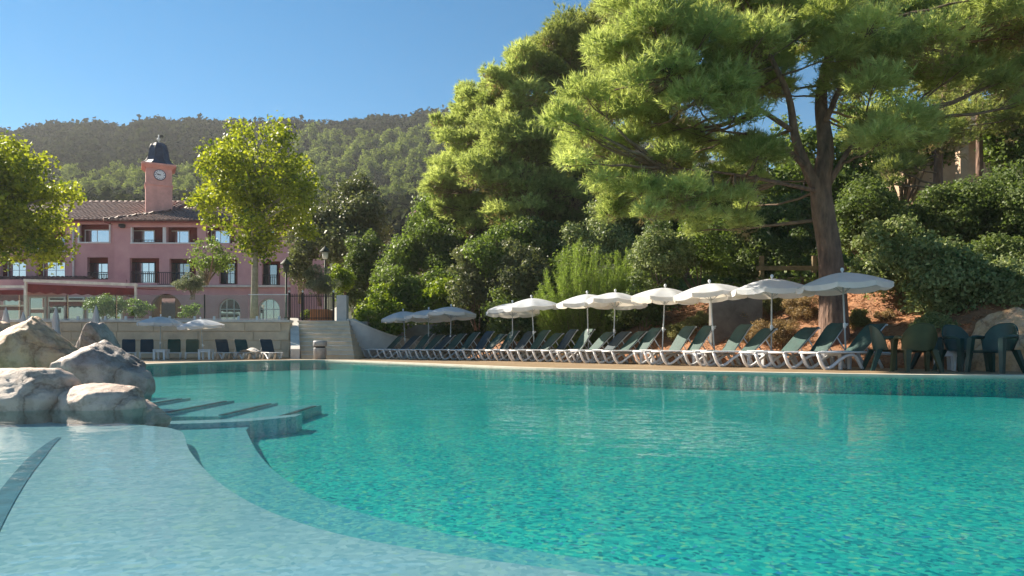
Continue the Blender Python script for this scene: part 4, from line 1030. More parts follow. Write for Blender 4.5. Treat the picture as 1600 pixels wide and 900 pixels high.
# ------------------------------------------------------------------ boulders
import bmesh
def rock(label,px0,px1,py0,py1,d,mat,seed,depth=.8,cuts=(),rough=.2,sub=5,peak=0,low=.25):
    k=d/F; cx_=(px0+px1)/2; c=at(cx_,(py0+py1)/2,d); rx=(px1-px0)/2*k; rz_=(py1-py0)/2*k
    bm=bmesh.new(); bmesh.ops.create_icosphere(bm,subdivisions=sub,radius=1)
    rs=random.Random(seed); s=Vector((rs.uniform(-50,50),rs.uniform(-50,50),rs.uniform(-50,50)))
    planes=[(Vector(n_).normalized(),dd) for n_,dd in cuts]
    for _ in range(5):
        n_=Vector((rs.uniform(-1,1),rs.uniform(-1,1),rs.uniform(-.4,.8))).normalized(); planes.append((n_,rs.uniform(.80,.96)))
    for v in bm.verts:
        p=v.co.copy(); f=1+rough*noise.noise(p*1.3+s)+rough*.45*noise.noise(p*2.9+s)
        p*=f
        for n_,dd in planes:
            q=p.dot(n_)-dd
            if q>0: p-=n_*q*.85
        r4=rough*.20*noise.noise(p*6+s)+rough*.10*noise.noise(p*13+s)
        rid=1-abs(noise.noise(p*2.2-s)); r4-=rough*.12*max(0,rid-.92)*4
        p*=1+r4
        if p.z<-.2: p.x*=1+low*.4*(-.2-p.z); p.y*=1+low*.4*(-.2-p.z)
        v.co=p
    zs=[v.co.z for v in bm.verts]; xs_=[v.co.x for v in bm.verts]
    mz=max(zs); mx0,mx1=min(xs_),max(xs_)
    for v in bm.verts:
        v.co.x=((v.co.x-mx0)/(mx1-mx0)*2-1)*rx; v.co.y*=rx*depth; v.co.z=(v.co.z/mz)*rz_ 
    me=bpy.data.meshes.new('boulder'); bm.to_mesh(me); bm.free(); me.polygons.foreach_set('use_smooth',[True]*len(me.polygons))
    o=link('boulder',me,M[mat]); o.location=c; tag(o,label,'rock',group='boulders at the pool edge'); return o
rock('large tan boulder with ochre stains at the left picture edge',-30,128,493,640,7.9,'rock_tan',3,.6,[((-.5,-.3,1),.75),((.7,0,.8),.70)],.24)
rock('rounded pale boulder in the shallow water at the left picture edge',-52,124,574,690,5.9,'rock_pale',8,.75,[((0,0,1),.85)],.15)
rock('angular pale boulder with a dark crack standing in the shallow water',90,223,599,690,5.85,'rock_pale',14,.7,[((.1,-.2,1),.72),((.9,-.1,-.1),.85)],.18)
rock('small pinkish rock at the tip of the boulders in the water',196,264,624,676,6.0,'rock_pale',21,.6,[((.7,0,.8),.5)],.2)
rock('dark grey boulder stained with lichen, sloping down to the water',92,237,530,660,7.3,'rock_grey',29,.7,[((.62,-.1,.85),.62),((-.4,-.2,.9),.8)],.26)
rock('jagged grey boulder peak behind the lichen stained rock',112,196,503,640,9.0,'rock_grey',37,.7,[((.6,0,.8),.6),((-.6,0,.8),.62)],.24)
rock('low tan rock behind the big boulder at the left picture edge',-60,26,496,640,9.4,'rock_tan',41,.7,[],.2)
rock('big mottled grey boulder beside the green plastic armchairs',1512,1650,480,650,14.2,'rock_tan',52,.9,[((-.7,-.2,.7),.7)],.24)

# ------------------------------------------------------------------ trees and shrubs
def plane_tree(label,px,py,d,rx,rz_,trunk_px,n,seed,leaf=.165):
    rng=np.random.default_rng(seed); random.seed(seed)
    k=d/F; c=at(px,py,d); b=Vector((X(trunk_px,d),d,TZ)); t=thing('plane_tree',label,'tree',b)
    cl=[]; tries=0
    while len(cl)<n:
        q=unit(rng.normal(size=3)); rr=rng.random()**.45
        sh=1.0-.34*max(0,q[2]*rr)-.30*max(0,-q[2]*rr-.2)
        p=np.array([q[0]*rx*k*rr*sh,q[1]*rx*k*.9*rr*sh,q[2]*rz_*k*rr])
        cl.append((np.array(c)+p, rng.uniform(.5,.95)))
    V,T=clump_leaves(cl,leaf,.5,.8,.15,.8,1.0,.8,rng=rng,under=.4); link('crown',np_mesh('crown',V-np.array(b)[None],4,T),M['leaf_plane'],t)
    mb=MB(); top=Vector((c.x,c.y,c.z+rz_*k*.55)); fork=b.lerp(top,.42); fork.x=b.x+.05
    mb.tube([b-Vector((0,0,.1)),b.lerp(fork,.3),b.lerp(fork,.7),fork,fork.lerp(top,.5),top],[.21,.17,.15,.14,.08,.03],10); mb.build('trunk',M['plane_bark'],t,b)
    mb=MB()
    for cc,r in cl[::2]:
        f=min(1,max(0.0,(cc[2]-fork.z-.8)/(top.z-fork.z))); a=fork.lerp(top,f*.8); limb(mb,a,cc,.055,.012,5,-.15)
    mb.build('branches',M['plane_bark'],t,b); return t
plane_tree('bright yellow green plane tree standing in front of the pink hotel',403,292,32,112,116,397,95,5)
plane_tree('yellow green plane tree cut by the left picture edge',18,320,31,94,106,-22,110,6)

def tufts(clumps, needle, count, rng, flat_=.62, width=.014, per=12, spread=.5, low=-.45):
    Vs=[]; Ts=[]
    for c,r in clumps:
        n=int(count*r*r); d=unit(rng.normal(size=(n*2,3))); d=d[d[:,2]>low][:n]; n=len(d)
        rad=r*rng.random(n)**.42*(1+.14*rng.normal(size=n))
        p=np.array(c)[None]+d*rad[:,None]*np.array([1,1,flat_])
        ax=unit(d*np.array([1,1,.7])+np.array([0,0,.45])+.35*rng.normal(size=(n,3)))
        P=np.repeat(p,per,0); A=np.repeat(ax,per,0); m=len(P)
        dr=unit(A+spread*rng.normal(size=(m,3)))
        L=needle*rng.uniform(.6,1.25,m)[:,None]
        sd_=unit(np.cross(dr,rng.normal(size=(m,3))))*width
        base=P-A*rng.uniform(0,.12,m)[:,None]
        Vs.append(np.stack([base-sd_,base+sd_,base+dr*L],1).reshape(-1,3))
        tn=np.clip(.5+rng.normal(0,.17)+rng.normal(0,.16,n),0,1); Ts.append(np.repeat(tn,per))
    return np.concatenate(Vs),np.concatenate(Ts)
def pine(label,trunk,radii,crown_pads,mat,seed,needle=.2,count=170,width=.014,per=11,forks=None,brown=0.0,name='stone_pine',brk=1):
    """trunk: world points; crown_pads: list of (centre, radius)"""
    rng=np.random.default_rng(seed); random.seed(seed)
    g0=Vector(trunk[0]); g0.z=min(g0.z,bank_h(g0.x,g0.y)-.25); trunk=[g0]+list(trunk[1:]); b=g0; t=thing(name,label,'tree',b)
    V,T=tufts(crown_pads,needle,count,rng,width=width,per=per); link('crown',np_mesh('crown',V-np.array(b)[None],3,T),M[mat],t)
    mb=MB(); tr=catmull([tuple(p) for p in trunk],5,False); m=len(tr)
    rr=np.interp(np.linspace(0,1,m),np.linspace(0,1,len(radii)),radii); mb.tube(tr,list(rr),14); mb.build('trunk',M['bark'],t,b)
    stems=[tr]
    for path,r0,r1 in (forks or []):
        mb=MB(); q=catmull([tuple(p) for p in path],5,False); mb.tube(q,[r0+(r1-r0)*i/(len(q)-1) for i in range(len(q))],10); mb.build('limb',M['bark'],t,b); stems.append(q)
    allp=[Vector(p) for q in stems for p in q[len(q)//3:]]
    mb=MB()
    for c,r in crown_pads[::brk]:
        c=Vector(c); best=min(allp,key=lambda p:(p-c).length+1.2*max(0,p.z-c.z)); L=(c-best).length
        pts=limb(mb,best,c,min(.07,.016+.012*L),.012,5,.12,7)
        for _ in range(3):
            q=c+Vector((random.uniform(-1,1),random.uniform(-1,1),random.uniform(-.3,.6)))*r*.9; limb(mb,pts[5],q,.012,.005,4,0,3)
    mb.build('branches',M['twig'],t,b)
    if brown:
        pads=[(np.array(c)-np.array([0,0,r*.55]),r*.8) for c,r in crown_pads if rng.random()<brown]
        V,T=tufts(pads,needle*.9,count*.35,rng,width=width*.8,per=6,low=-1); link('dry_needles',np_mesh('dry_needles',V-np.array(b)[None],3,T),M['needle_brown'],t)
    return t
def pads_px(spec,d,rng,dj):
    """spec: (px,py,r_px,n) groups of pads scattered about a photo point at depth d"""
    out=[]
    for px,py,r,n in spec:
        for _ in range(n):
            a=unit(rng.normal(size=2))*rng.random()**.5*r*.8; dd=d+rng.uniform(-dj,dj)
            out.append((tuple(at(px+a[0],py+a[1]*.8,dd)),r*d/F*rng.uniform(.55,.85)))
    return out
rg=np.random.default_rng(77)
# the big pine over the near loungers
spec=[(960,325,34,4),(1020,340,34,4),(1085,345,34,4),(1145,335,32,4),(1000,305,40,5),(1060,305,40,5),(1110,310,34,4),(930,205,50,5),(905,195,42,7),(925,235,45,6),(955,150,52,7),(960,275,42,6),(985,90,58,7),(1000,30,60,6),(1010,200,60,7),(1030,285,45,6),(1050,120,65,7),(1070,40,65,7),(1080,235,55,7),(1110,-30,65,6),(1120,160,60,7),(1130,290,40,4),(1150,80,65,7),(1180,220,50,5),(1190,10,65,7),(1210,130,55,6),(1190,285,30,3),(1260,60,60,6),(1270,-30,65,5),(1330,110,60,6),(1340,20,65,6),(1390,180,60,6),(1400,90,60,6),(1350,215,40,4),(1440,30,65,5),(1460,130,60,5),(1500,80,60,4),(1540,20,60,4),(1470,200,40,3),(1590,60,60,5),(1600,130,50,4),(1570,-10,60,4)]
pads=pads_px(spec,18.0,rg,2.6)
D=18.0
trunk=[at(1304,505,D)-Vector((0,0,.4)),at(1301,450,D),at(1296,390,D),at(1286,330,D),at(1283,290,D),at(1290,230,D),at(1283,150,D+.4),at(1300,60,D+.6),at(1310,-40,D+.6)]
forks=[([at(1284,310,D),at(1262,265,D-.2),at(1243,215,D-.3),at(1232,150,D-.5),at(1200,80,D-.8)],.17,.05),([at(1262,265,D-.2),at(1228,232,D-.6),at(1200,215,D-.9),at(1130,205,D-1.4)],.08,.02),([at(1283,300,D),at(1215,285,D-.9),at(1130,270,D-1.5),at(1040,262,D-1.6)],.06,.015),
       ([at(1287,300,D),at(1310,262,D-.2),at(1335,225,D-.4),at(1390,190,D-.6)],.10,.03),([at(1290,190,D),at(1330,100,D-.5),at(1372,30,D-.8)],.08,.03),([at(1240,205,D-.3),at(1150,150,D-1.4),at(1060,120,D-1.8)],.07,.02)]
pine('large spreading stone pine with reddish forked trunk behind the near loungers',trunk,[.40,.33,.29,.28,.25,.20,.15,.10,.05],pads,'needle',31,.19,520,.010,12,forks,.3)
# pines of the middle group
rg=np.random.default_rng(78)
sp1=[(930,330,40,4),(880,345,36,4),(880,40,35,5),(850,120,40,6),(860,230,40,5),(910,290,40,5),(960,300,40,4),(860,310,36,4),(900,60,50,7),(930,25,36,5),(870,95,48,7),(905,130,45,6),(850,70,30,4),(935,170,45,6),(880,185,42,5),(930,240,42,4),(950,100,50,5),(975,60,55,5),(960,20,40,4)]
D=34.0; pine('tall dark green pine rising behind the big spreading pine',[at(905,440,D),at(900,330,D),at(905,220,D),at(912,60,D)],[.3,.25,.2,.06],pads_px(sp1,D,rg,2.2),'needle_deep',32,.27,200,.018,11,None,.3)
sp2=[(760,320,34,5),(800,340,36,5),(845,335,38,5),(770,120,26,4),(790,230,42,6),(750,215,30,4),(820,300,40,5),(770,275,34,5),(815,90,26,4),(800,105,36,6),(780,150,40,6),(825,140,42,6),(770,200,40,6),(815,195,45,6),(755,245,35,5),(800,250,42,6),(845,235,40,5),(850,180,38,4),(790,295,36,4),(845,285,38,4),(880,290,35,3),(745,280,22,3)]
D=33.0; pine('middle pine of the group with brown dry needles low in its crown',[at(835,440,D),at(832,350,D),at(822,260,D),at(808,110,D)],[.28,.24,.2,.05],pads_px(sp2,D,rg,2.0),'needle',33,.26,200,.017,11,None,.6)
sp3=[(720,330,30,5),(690,320,22,4),(755,335,30,4),(690,190,18,3),(740,175,28,4),(705,275,30,5),(675,300,20,3),(755,260,30,4),(745,230,26,4),(745,150,26,5),(722,185,32,5),(745,205,30,4),(700,215,28,4),(720,245,34,5),(690,255,24,3),(685,290,28,5),(715,295,34,5),(750,300,30,3),(700,325,22,3),(735,335,26,3)]
D=36; pine('pine at the outer edge of the group next to the wooded hill',[at(742,430,D),at(738,350,D),at(732,270,D),at(738,150,D)],[.24,.2,.16,.05],pads_px(sp3,D,rg,1.8),'needle',34,.28,190,.019,11,None,.25)
# tall pines on the right above the dark shrubs
rg=np.random.default_rng(79)
sp4=[(1460,215,40,5),(1500,150,50,5),(1545,115,50,5),(1590,70,55,5),(1560,190,38,3),(1600,150,50,4),(1420,250,35,4),(1380,270,30,3),(1640,40,60,4)]
D=27; pine('shaded pine with slim reddish trunk beside the hillside house',[at(1468,360,D),at(1466,290,D),at(1470,200,D),at(1490,60,D)],[.2,.17,.14,.05],pads_px(sp4,D,rg,2.0),'needle_deep',35,.24,240,.017,10,None,.4)
D=29; pine('second shaded pine with slim trunk against the balcony of the house',[at(1532,360,D),at(1531,290,D),at(1530,200,D),at(1525,40,D)],[.17,.15,.12,.05],pads_px([(1510,20,50,5),(1560,40,50,5),(1480,60,50,4),(1450,120,40,3)],D,rg,2.0),'needle_deep',36,.24,240,.017,10,None,.3)

# shrubs along the bank and behind the gate
def B(*a,**k): return bush(*a,**k)
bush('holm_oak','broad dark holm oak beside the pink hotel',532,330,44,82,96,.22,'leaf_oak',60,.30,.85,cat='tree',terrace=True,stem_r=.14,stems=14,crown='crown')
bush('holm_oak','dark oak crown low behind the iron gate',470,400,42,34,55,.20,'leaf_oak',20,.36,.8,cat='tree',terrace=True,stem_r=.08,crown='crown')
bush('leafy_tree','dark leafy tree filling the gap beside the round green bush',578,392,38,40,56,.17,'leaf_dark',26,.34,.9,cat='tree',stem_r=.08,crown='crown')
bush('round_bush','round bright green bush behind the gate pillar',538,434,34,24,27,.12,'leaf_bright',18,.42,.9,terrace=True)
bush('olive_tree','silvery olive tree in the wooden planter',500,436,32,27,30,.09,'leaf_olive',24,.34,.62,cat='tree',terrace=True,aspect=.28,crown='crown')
bush('olive_tree','pale flowering olive tree left of the plane trunk',300,436,31,30,22,.10,'leaf_olive',22,.34,.55,cat='tree',terrace=True,aspect=.3,crown='crown')
bush('small_tree','thin dark tree in front of the hotel loggias',322,398,35,55,34,.14,'leaf_shrub',22,.36,.42,cat='tree',terrace=True,stem_r=.06,stems=9,crown='crown')
bush('hedge_shrub','low green shrub behind the glass beside the hotel arches',215,478,37,26,18,.11,'leaf_shrub',12,.45,.8,terrace=True)
bush('hedge_shrub','dark leafy shrub behind the glass under the awning',160,475,37,34,22,.11,'leaf_dark',14,.45,.8,terrace=True)
bush('hedge_shrub','small green shrub beside the wooden planter',478,490,32.5,10,9,.08,'leaf_bright',9,.5,.8,terrace=True)
bush('hedge_shrub','low shrub behind the glass between the arched windows',300,484,37,18,15,.11,'leaf_shrub',10,.45,.8,terrace=True)
# bank shrubs, far to near
specs=[('bank_shrub','olive brown shrub hiding the foot of the middle pine',826,420,28.0,42,62,.12,'leaf_oak',30,.34),('bank_shrub','olive shrub hiding the foot of the outer pine',745,425,30,40,55,.13,'leaf_oak',26,.36),
('bank_shrub','leafy green shrub in front of the middle pine trunks',800,395,29.5,60,55,.14,'leaf_shrub',30,.34),('bank_shrub','green shrub sloping down from the outer pine trunk',700,440,31.5,56,50,.14,'leaf_shrub',26,.36),('bank_shrub','dense green shrub beside the round bush at the gate',566,440,35,34,50,.15,'leaf_dark',18,.40),('bank_shrub','brownish green shrub under the right side of the middle pine',880,420,28,50,55,.13,'leaf_shrub',26,.36),
('fig_shrub','bright green broad leaved shrub above the curved white wall',598,478,32.2,42,42,.16,'leaf_bright',22,.40),
('fig_shrub','sunlit yellow green shrub behind the far parasols',690,462,33.0,40,27,.16,'leaf_bright',18,.42),
('fig_shrub','leafy green shrub between the two bright shrubs of the bank',640,452,34,44,38,.15,'leaf_shrub',20,.40),
('fig_shrub','low bright shrub at the end of the curved white wall',590,508,31.2,30,20,.14,'leaf_bright',12,.45),
('bank_shrub','tall green shrub rising towards the tiled roof corner',655,385,34,48,48,.15,'leaf_shrub',24,.36),
('bank_shrub','dark rounded shrub under the outer pine',715,385,33,50,46,.15,'leaf_dark',22,.38),
('bank_shrub','yellow green shrub glowing under the middle pine',735,335,35,40,28,.16,'leaf_bright',16,.42),
('bank_shrub','dense dark shrub in the shade behind the middle parasols',775,430,32,60,52,.14,'leaf_shrub',28,.36),
('bank_shrub','shaded shrub low on the bank behind the far parasols',725,500,29.5,46,34,.13,'leaf_dark',18,.40),
('bank_shrub','dark shrub low on the bank beside the feathery bush',795,495,28,40,42,.13,'leaf_dark',18,.40),
('bank_shrub','deep green shrub under the brown pine crown',835,375,30,48,44,.14,'leaf_dark',22,.38),
('bank_shrub','mixed green shrub behind the feathery bush',930,365,28.0,52,46,.11,'leaf_viburnum',24,.36),
('bank_shrub','loose green shrub above the ninth parasols',1025,380,23.8,50,44,.10,'leaf_viburnum',22,.38),
('bank_shrub','sparse shrub with pale leaves behind the middle loungers',1005,465,23.5,40,42,.11,'leaf_dark',20,.38),
('bank_shrub','dark shrub under the big pine branches',1090,385,24.5,58,44,.12,'leaf_shrub',24,.36),
('bank_shrub','dark shrub left of the big pine trunk',1180,385,26,58,46,.12,'leaf_dark',24,.36),
('bank_shrub','shaded shrub close beside the big pine trunk',1240,350,27,48,50,.12,'leaf_dark',20,.38),
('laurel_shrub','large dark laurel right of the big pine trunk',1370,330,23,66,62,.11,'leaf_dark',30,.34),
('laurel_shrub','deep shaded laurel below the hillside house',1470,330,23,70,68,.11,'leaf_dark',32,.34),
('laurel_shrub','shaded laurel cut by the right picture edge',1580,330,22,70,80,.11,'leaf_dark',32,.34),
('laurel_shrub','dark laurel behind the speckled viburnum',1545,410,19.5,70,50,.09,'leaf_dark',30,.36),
('viburnum_shrub','pale speckled viburnum spilling over the bank right of the parasols',1412,398,18.6,64,58,.105,'leaf_viburnum',30,.34),
('viburnum_shrub','tall speckled viburnum with sunlit leaves behind the armchairs',1490,430,17.6,66,70,.105,'leaf_viburnum',30,.34),
('viburnum_shrub','sunlit viburnum above the boulder at the right picture edge',1575,430,16.8,62,75,.10,'leaf_viburnum',30,.34),
('viburnum_shrub','low viburnum tongue reaching down to the chairs',1470,500,16.6,28,24,.065,'leaf_viburnum',16,.42)]
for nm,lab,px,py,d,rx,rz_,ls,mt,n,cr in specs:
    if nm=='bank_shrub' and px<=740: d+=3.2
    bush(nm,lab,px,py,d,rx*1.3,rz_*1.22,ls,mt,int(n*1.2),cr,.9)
bgt=[(700,330,39,60,80,'leaf_shrub','green tree closing the gap behind the outer pine'),(790,340,36,75,85,'leaf_shrub','dark tree behind the middle pine trunk'),(890,325,36,80,95,'leaf_shrub','leafy tree behind the dark tall pine'),(985,315,34,80,90,'leaf_shrub','shaded tree under the left crown of the big pine'),
(1075,320,33,78,90,'leaf_shrub','shaded leafy tree behind the middle of the big pine'),(1160,300,34,78,100,'leaf_shrub','dark tree behind the lower branches of the big pine'),(1240,270,35,75,120,'leaf_shrub','tall leafy tree just left of the big pine fork'),(1340,250,34,72,120,'leaf_shrub','dark tall tree just right of the big pine fork'),
(1410,190,36,70,120,'leaf_shrub','shaded tree left of the hillside house'),(1590,90,36,75,110,'leaf_shrub','tall shaded tree beyond the house at the right picture edge'),(1500,40,40,90,110,'leaf_shrub','tall dark tree above the roof of the hillside house')]
for px,py,d,rx,rz_,mt,lab in bgt:
    bush('background_tree',lab,px,py,d,rx,rz_,.21,mt,40,.34,.75,cat='tree',stem_r=.10,stems=10,crown='crown',lobes=7)
bush('background_tree','leafy tree partly covering the wall of the hillside house',1575,215,29.5,62,62,.17,'leaf_shrub',34,.34,.7,cat='tree',stem_r=.08,crown='crown')
# dry low shrubs on the needle covered bank
dry=[(1063,512,19.2,26,17,'leaf_drygreen','greenish dry tuft behind the middle loungers'),(1130,510,18.6,24,17,'leaf_drygreen','sunlit yellow green tuft beside the grey wall'),(1096,500,19.8,22,15,'leaf_drygreen','small dry tuft behind the yellow green tuft'),
(1165,490,19.6,30,20,'leaf_dry','brown dry shrub right of the grey wall'),(1215,470,20.2,34,22,'leaf_drygreen','tall dry shrub with greenish top left of the pine trunk'),(1228,515,17.9,34,24,'leaf_dry','straw brown shrub in front of the pine trunk'),(1258,480,19.0,26,22,'leaf_dry','small straw brown shrub touching the pine trunk'),(1340,495,17.6,16,20,'leaf_drygreen','narrow dry shrub right of the pine trunk'),(1185,520,18,26,17,'leaf_dry','low brown tuft left of the straw brown shrub'),(1385,492,18,22,12,'leaf_dry','flat straw tuft on the open needle bank'),(1420,470,18,22,13,'leaf_dry','pale straw tuft under the speckled viburnum'),(1150,472,20,24,16,'leaf_drygreen','grey green tuft on top of the grey wall')]
def ground_d(px,py,d0=15.8,d1=34):
    d=d0
    while d<d1 and Z(py,d)>bank_h(X(px,d),d): d+=.1
    return d
for px,py,d,rx,rz_,mt,lab in dry:
    d=ground_d(px,py+rz_*.85); bush('dry_shrub',lab,px,py,d,rx*1.15,rz_*1.05,.055,mt,16,.45,.9,group='dry shrubs on the needle bank',aspect=.3)
# feathery tamarisk: upright plumes
def feather(label,px0,px1,py0,py1,d,n,seed):
    rng=np.random.default_rng(seed); random.seed(seed)
    b=at((px0+px1)/2,py1,d); b.z=bank_h(b.x,b.y); t=thing('tamarisk_bush',label,'bush',b); Vs=[];Ts=[]; mb=MB()
    for i in range(n):
        u=random.random(); v=random.random(); px=px0+(px1-px0)*(.5+(u-.5)*1.15); hgt=py1-(py1-py0)*(.2+.8*v**.8)*(1-.42*abs(2*u-1.1)**2)
        tip=at(px+random.uniform(-6,6),hgt,d+random.uniform(-.9,.9)); root=Vector((b.x+(tip.x-b.x)*.38,b.y+(tip.y-b.y)*.4,b.z-.1))
        pts=limb(mb,root,tip,.012,.003,4,.0,6,.05)
        m=230; s=rng.random(m)**.7; P=np.array([pts[min(5,int(q*6))].lerp(pts[min(6,int(q*6)+1)],q*6-int(q*6)) for q in s])
        ax=unit(np.array(tip-root))[None]; dr=unit(ax*.75+.95*rng.normal(size=(m,3))+np.array([0,0,-.1])); L=(rng.uniform(.12,.32,m)*(1.15-.6*s))[:,None]; sd_=unit(np.cross(dr,rng.normal(size=(m,3))))*.009
        Vs.append(np.stack([P-sd_,P+sd_,P+dr*L],1).reshape(-1,3)); Ts.append(np.clip(.5+rng.normal(0,.12)+rng.normal(0,.15,m),0,1))
    V=np.concatenate(Vs)-np.array(b)[None]; link('foliage',np_mesh('foliage',V,3,np.concatenate(Ts)),M['feather'],t); mb.build('stem',M['twig'],t,b)
feather('feathery light green tamarisk behind the middle parasols',846,965,372,530,24.9,240,91)
feather('paler tamarisk with soft plumes right of the feathery one',925,1010,388,505,25.6,130,92)
# undergrowth covering the bank between the shrubs
rng=np.random.default_rng(17); m=90000
t_=rng.uniform(-16,30,m); s_=4.6+rng.random(m)**.8*20; px_=RA.x+RD.x*t_+RN.x*s_; py_=RA.y+RD.y*t_+RN.y*s_
keep=~((t_<5)&(s_<7.0)); px_,py_=px_[keep],py_[keep]; m=len(px_)
zz=np.array([bank_h(a,b)+.25+.55*abs(noise.noise((a*.6,b*.6,9)))+.45*abs(noise.noise((a*1.7,b*1.7,4))) for a,b in zip(px_,py_)]); P=np.stack([px_,py_,zz-rng.random(m)*.5],1)
V=leaves(P,np.tile(np.array([[-.3,-.5,1.0]]),(m,1)),.17,.6,.8,rng=rng)
o=link('bank_undergrowth',np_mesh('bank_undergrowth',V,4,np.clip(rng.normal(.5,.2,m),0,1)),M['leaf_shrub']); tag(o,'dark low undergrowth covering the bank behind the shrubs','undergrowth',kind='stuff')
# fallen pine needles on the bank
rng=np.random.default_rng(5); m=26000
t_=rng.uniform(-9,9,m); s_=rng.uniform(1.0,7.5,m); px_=RA.x+RD.x*t_+RN.x*s_; py_=RA.y+RD.y*t_+RN.y*s_
zz=np.array([bank_h(a,b) for a,b in zip(px_,py_)]); P=np.stack([px_,py_,zz+.012],1)
dr=unit(rng.normal(size=(m,3))*np.array([1,1,.45])+np.array([0,0,.12])); L=rng.uniform(.10,.24,m)[:,None]; sd_=unit(np.cross(dr,rng.normal(size=(m,3))))*.010
o=link('pine_needle_litter',np_mesh('pine_needle_litter',np.stack([P-sd_,P+sd_,P+dr*L],1).reshape(-1,3),3,rng.random(m)),M['litter']); tag(o,'orange brown fallen pine needles covering the bank','needle litter',kind='stuff')

# grey wall, timber rail and hillside house
d=20.8; mb=MB(); mb.bbox((X(1112,d),d,.4),(X(1192,d),d+.3,Z(455,d)),.02); tag(mb.build('grey_bank_wall',M['grey_render']),'short grey rendered wall half hidden behind the loungers and dry tufts','wall')
d=24; FO=(X(1240,d),d,bank_h(X(1240,d),d)); fn=thing('timber_rail_fence','low timber rail fence in the shade left of the pine trunk','fence',FO)
for px in (1190,1272,1350):
    mb=MB(); mb.bbox((X(px,d)-.07,d-.07,FO[2]-.3),(X(px,d)+.07,d+.07,Z(400,d)),.01); mb.build('post',M['wood_rail'],fn,FO)
for z0,z1 in ((423,416),(441,434)):
    mb=MB(); mb.bbox((X(1180,d),d-.11,Z(z0,d)),(X(1355,d),d-.072,Z(z1,d)),.01); mb.build('rail',M['wood_rail'],fn,FO)
d=33; HO=Vector((X(1540,d),d,bank_h(X(1540,d),d))); hs=thing('hillside_house','beige house with long balcony half hidden behind the right pines','house',HO)
mb=MB(); mb.box((X(1476,d),d+2,HO.z-1),(X(1700,d),d+9,Z(150,d))); mb.build('wall',M['beige_wall'],hs,HO)
mb=MB(); mb.hexa([(X(1468,d),d-.4,Z(214,d)),(X(1700,d),d-1.6,Z(150,d)-.9),(X(1700,d),d+2,Z(150,d)-.9),(X(1468,d),d+2,Z(214,d))],[(X(1468,d),d-.4,Z(206,d)),(X(1700,d),d-1.6,Z(150,d)-.6),(X(1700,d),d+2,Z(150,d)-.6),(X(1468,d),d+2,Z(206,d))]); mb.build('balcony',M['concrete_cap'],hs,HO)
mb=MB(); mb.box((X(1503,d)-.2,d-.2,HO.z-1),(X(1503,d)+.2,d+.2,Z(205,d))); mb.build('column',M['beige_wall'],hs,HO)
for i in range(26):
    u=i/25; x=X(1470,d)+(X(1690,d)-X(1470,d))*u; z=Z(206,d)+(Z(152,d)-.6-Z(206,d))*u; mb=MB(); mb.box((x-.025,d-.35-1.1*u,z),(x+.025,d-.30-1.1*u,z+.95)); mb.build('baluster',M['wood_rail'],hs,HO)
mb=MB(); mb.hexa([(X(1470,d),d-.38,Z(206,d)+.95),(X(1690,d),d-1.5,Z(152,d)+.35),(X(1690,d),d-1.42,Z(152,d)+.35),(X(1470,d),d-.3,Z(206,d)+.95)],[(X(1470,d),d-.38,Z(206,d)+1.03),(X(1690,d),d-1.5,Z(152,d)+.43),(X(1690,d),d-1.42,Z(152,d)+.43),(X(1470,d),d-.3,Z(206,d)+1.03)]); mb.build('handrail',M['wood_rail'],hs,HO)
# tiled roof corner beyond the bank shrubs
d=44; HO=Vector((X(672,d),d,2.0)); h2=thing('hidden_cottage','cottage whose red tiled roof corner shows above the bank shrubs','house',HO)
mb=MB(); mb.box((X(650,d),d+.5,1.2),(X(780,d),d+7,Z(338,d))); mb.build('wall',M['beige_wall'],h2,HO)
_hp=hp
def hp(mb,name,mat,parent=None): return mb.build(name,M[mat],h2,HO)
tiles((X(640,d),d,Z(335,d)),(X(790,d),d,Z(335,d)),(0,4,1.35),9,3.0,0); tiles((X(640,d),d+8,Z(335,d)),(X(640,d),d,Z(335,d)),(3.0,0,1.35),7,4,4)
hp=_hp

# ------------------------------------------------------------------ hillside wood
rng=np.random.default_rng(123); random.seed(123)
def far_trees(pos,rad,hgt,nl,size,rng,tone0):
    n=len(pos); d=unit(rng.normal(size=(n,nl,3))); d[...,2]=np.abs(d[...,2])*1.0-.25*rng.random((n,nl))
    lump=1+.22*np.sin(d[...,0]*5+rng.uniform(0,6,(n,1)))*np.cos(d[...,1]*4+rng.uniform(0,6,(n,1)))
    rr=(.72+.3*rng.random((n,nl)))*lump
    P=pos[:,None,:]+d*rr[...,None]*np.stack([rad,rad,hgt],-1)[:,None,:]
    P=P.reshape(-1,3); Nr=(d*np.array([1,1,1.0])).reshape(-1,3)
    V=leaves(P,Nr,1.0,.8,.55,rng=rng).reshape(-1,4,3); c=V.mean(1,keepdims=True); s=np.repeat(rad*size,nl)[:,None,None]
    V=(c+(V-c)*s).reshape(-1,3)
    T=np.clip(np.repeat(tone0,nl)+rng.normal(0,.12,n*nl),0,1); return V,T
pos=[]
for _ in range(9000):
    y=math.sqrt(random.uniform(100**2,405**2)); u=random.uniform(-.80,.25); x=u*y
    if y<175 and random.random()<.3: continue
    pos.append((x,y,hill_h(x,y)))
    if len(pos)>=3000: break
pos=np.array(pos); n=len(pos); rad=rng.uniform(3.0,6.0,n)*(0.75+pos[:,1]/900); hg=rad*rng.uniform(.8,1.25,n); pos[:,2]+=hg*.25
V,T=far_trees(pos,rad,hg,110,.36,rng,rng.uniform(.15,.8,n))
o=link('hillside_wood',np_mesh('hillside_wood',V,4,T),M['hill_leaf']); tag(o,'dense dark evergreen wood covering the hill behind the hotel','wood',kind='stuff')
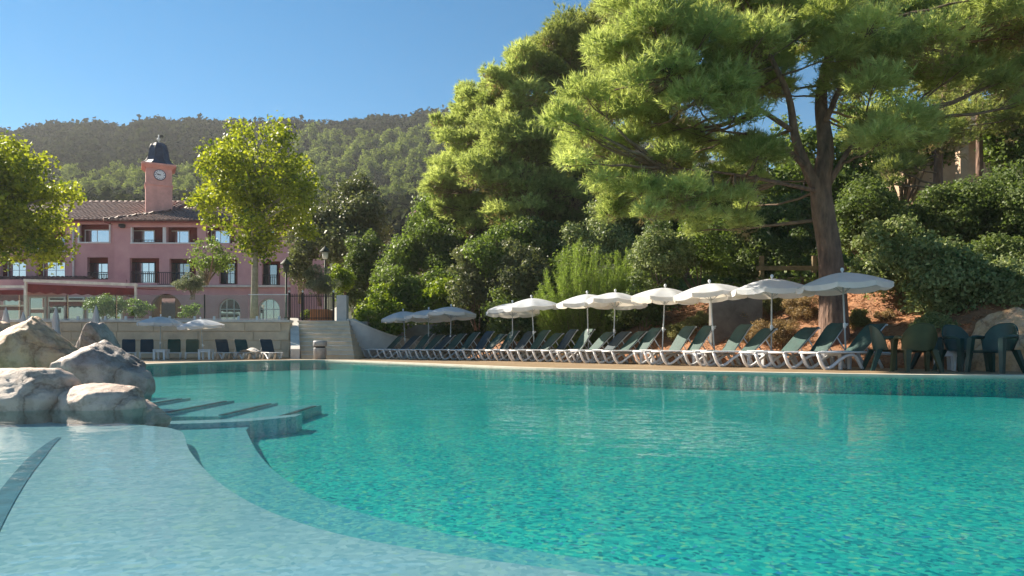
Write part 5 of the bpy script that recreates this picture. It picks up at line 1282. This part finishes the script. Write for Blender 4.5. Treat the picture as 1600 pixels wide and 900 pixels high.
# individually visible pale pines in two sunlit stands
variants=[]
for v in range(4):
    rg=np.random.default_rng(300+v); P0=np.zeros((1,3)); P0[0,2]=3.2
    cl=[(np.array([0,0,z])+rg.normal(0,.35,3)*np.array([1,1,.5]),r) for z,r in ((1.8,1.5),(2.2,1.7),(3.0,1.6),(3.8,1.35),(4.6,1.05),(5.3,.75),(5.9,.45))]+[(np.array([rg.uniform(-1.2,1.2),rg.uniform(-1.2,1.2),rg.uniform(1.6,3.8)]),.8) for _ in range(5)]
    V,T=clump_leaves(cl,.42,1.0,.5,.3,.5,.8,.9,rng=rg); me=np_mesh('crown',V,4,T); me.materials.append(M['hill_pine'])
    mb=MB(); mb.tube([(0,0,-.8),(0,0,2),(0,0,4.5)],[.18,.13,.05],6); mt=mb.mesh('trunk'); mt.materials.append(M['bark']); variants.append((me,mt))
def hill_pine(x,y,s,label,group):
    me,mt=random.choice(variants); t=thing('hill_pine',label,'tree',(x,y,hill_h(x,y)),random.uniform(0,6),group); t.scale=(s*random.uniform(.9,1.15),s*random.uniform(.9,1.15),s*random.uniform(.9,1.2)); link('crown',me,None,t); link('trunk',mt,None,t)
def place(px,py,y): return (px-800)/F*y, y
def find_y(px,py):
    for y in np.arange(96,380,2.0):
        if Z(py,y)<=hill_h((px-800)/F*y,y): return y
    return None
for _ in range(95):
    px=random.uniform(96,330); py=random.uniform(296,340)
    y=find_y(px,py)
    if y: hill_pine((px-800)/F*y,y,random.uniform(.8,1.25)*y/165,'pale green pine in the sunlit stand on the slope behind the clock tower','pines behind the clock tower')
for _ in range(170):
    px=random.uniform(455,690); py=random.uniform(238,350)
    y=find_y(px,py)
    if y: hill_pine((px-800)/F*y,y,random.uniform(.8,1.25)*y/170,'green pine on the sunlit slope between the plane tree and the stone pines','pines on the slope beside the stone pines')

# ------------------------------------------------------------------ haze
HAZE=0.00028
if HAZE:
    mb=MB(); mb.box((-930,-930,-2.4),(930,930,150)); hz=mb.build('haze',None); hz['kind']='stuff'; tag(hz,'thin warm morning haze over pool and hill','haze')
    m=bpy.data.materials.new('haze_air'); m.use_nodes=True; N=m.node_tree.nodes; N.remove(N['Principled BSDF'])
    pv=N.new('ShaderNodeVolumePrincipled'); pv.inputs['Density'].default_value=HAZE; pv.inputs['Color'].default_value=(.93,.95,1,1); pv.inputs['Anisotropy'].default_value=.2
    m.node_tree.links.new(pv.outputs[0],N['Material Output'].inputs['Volume']); hz.data.materials.append(m)
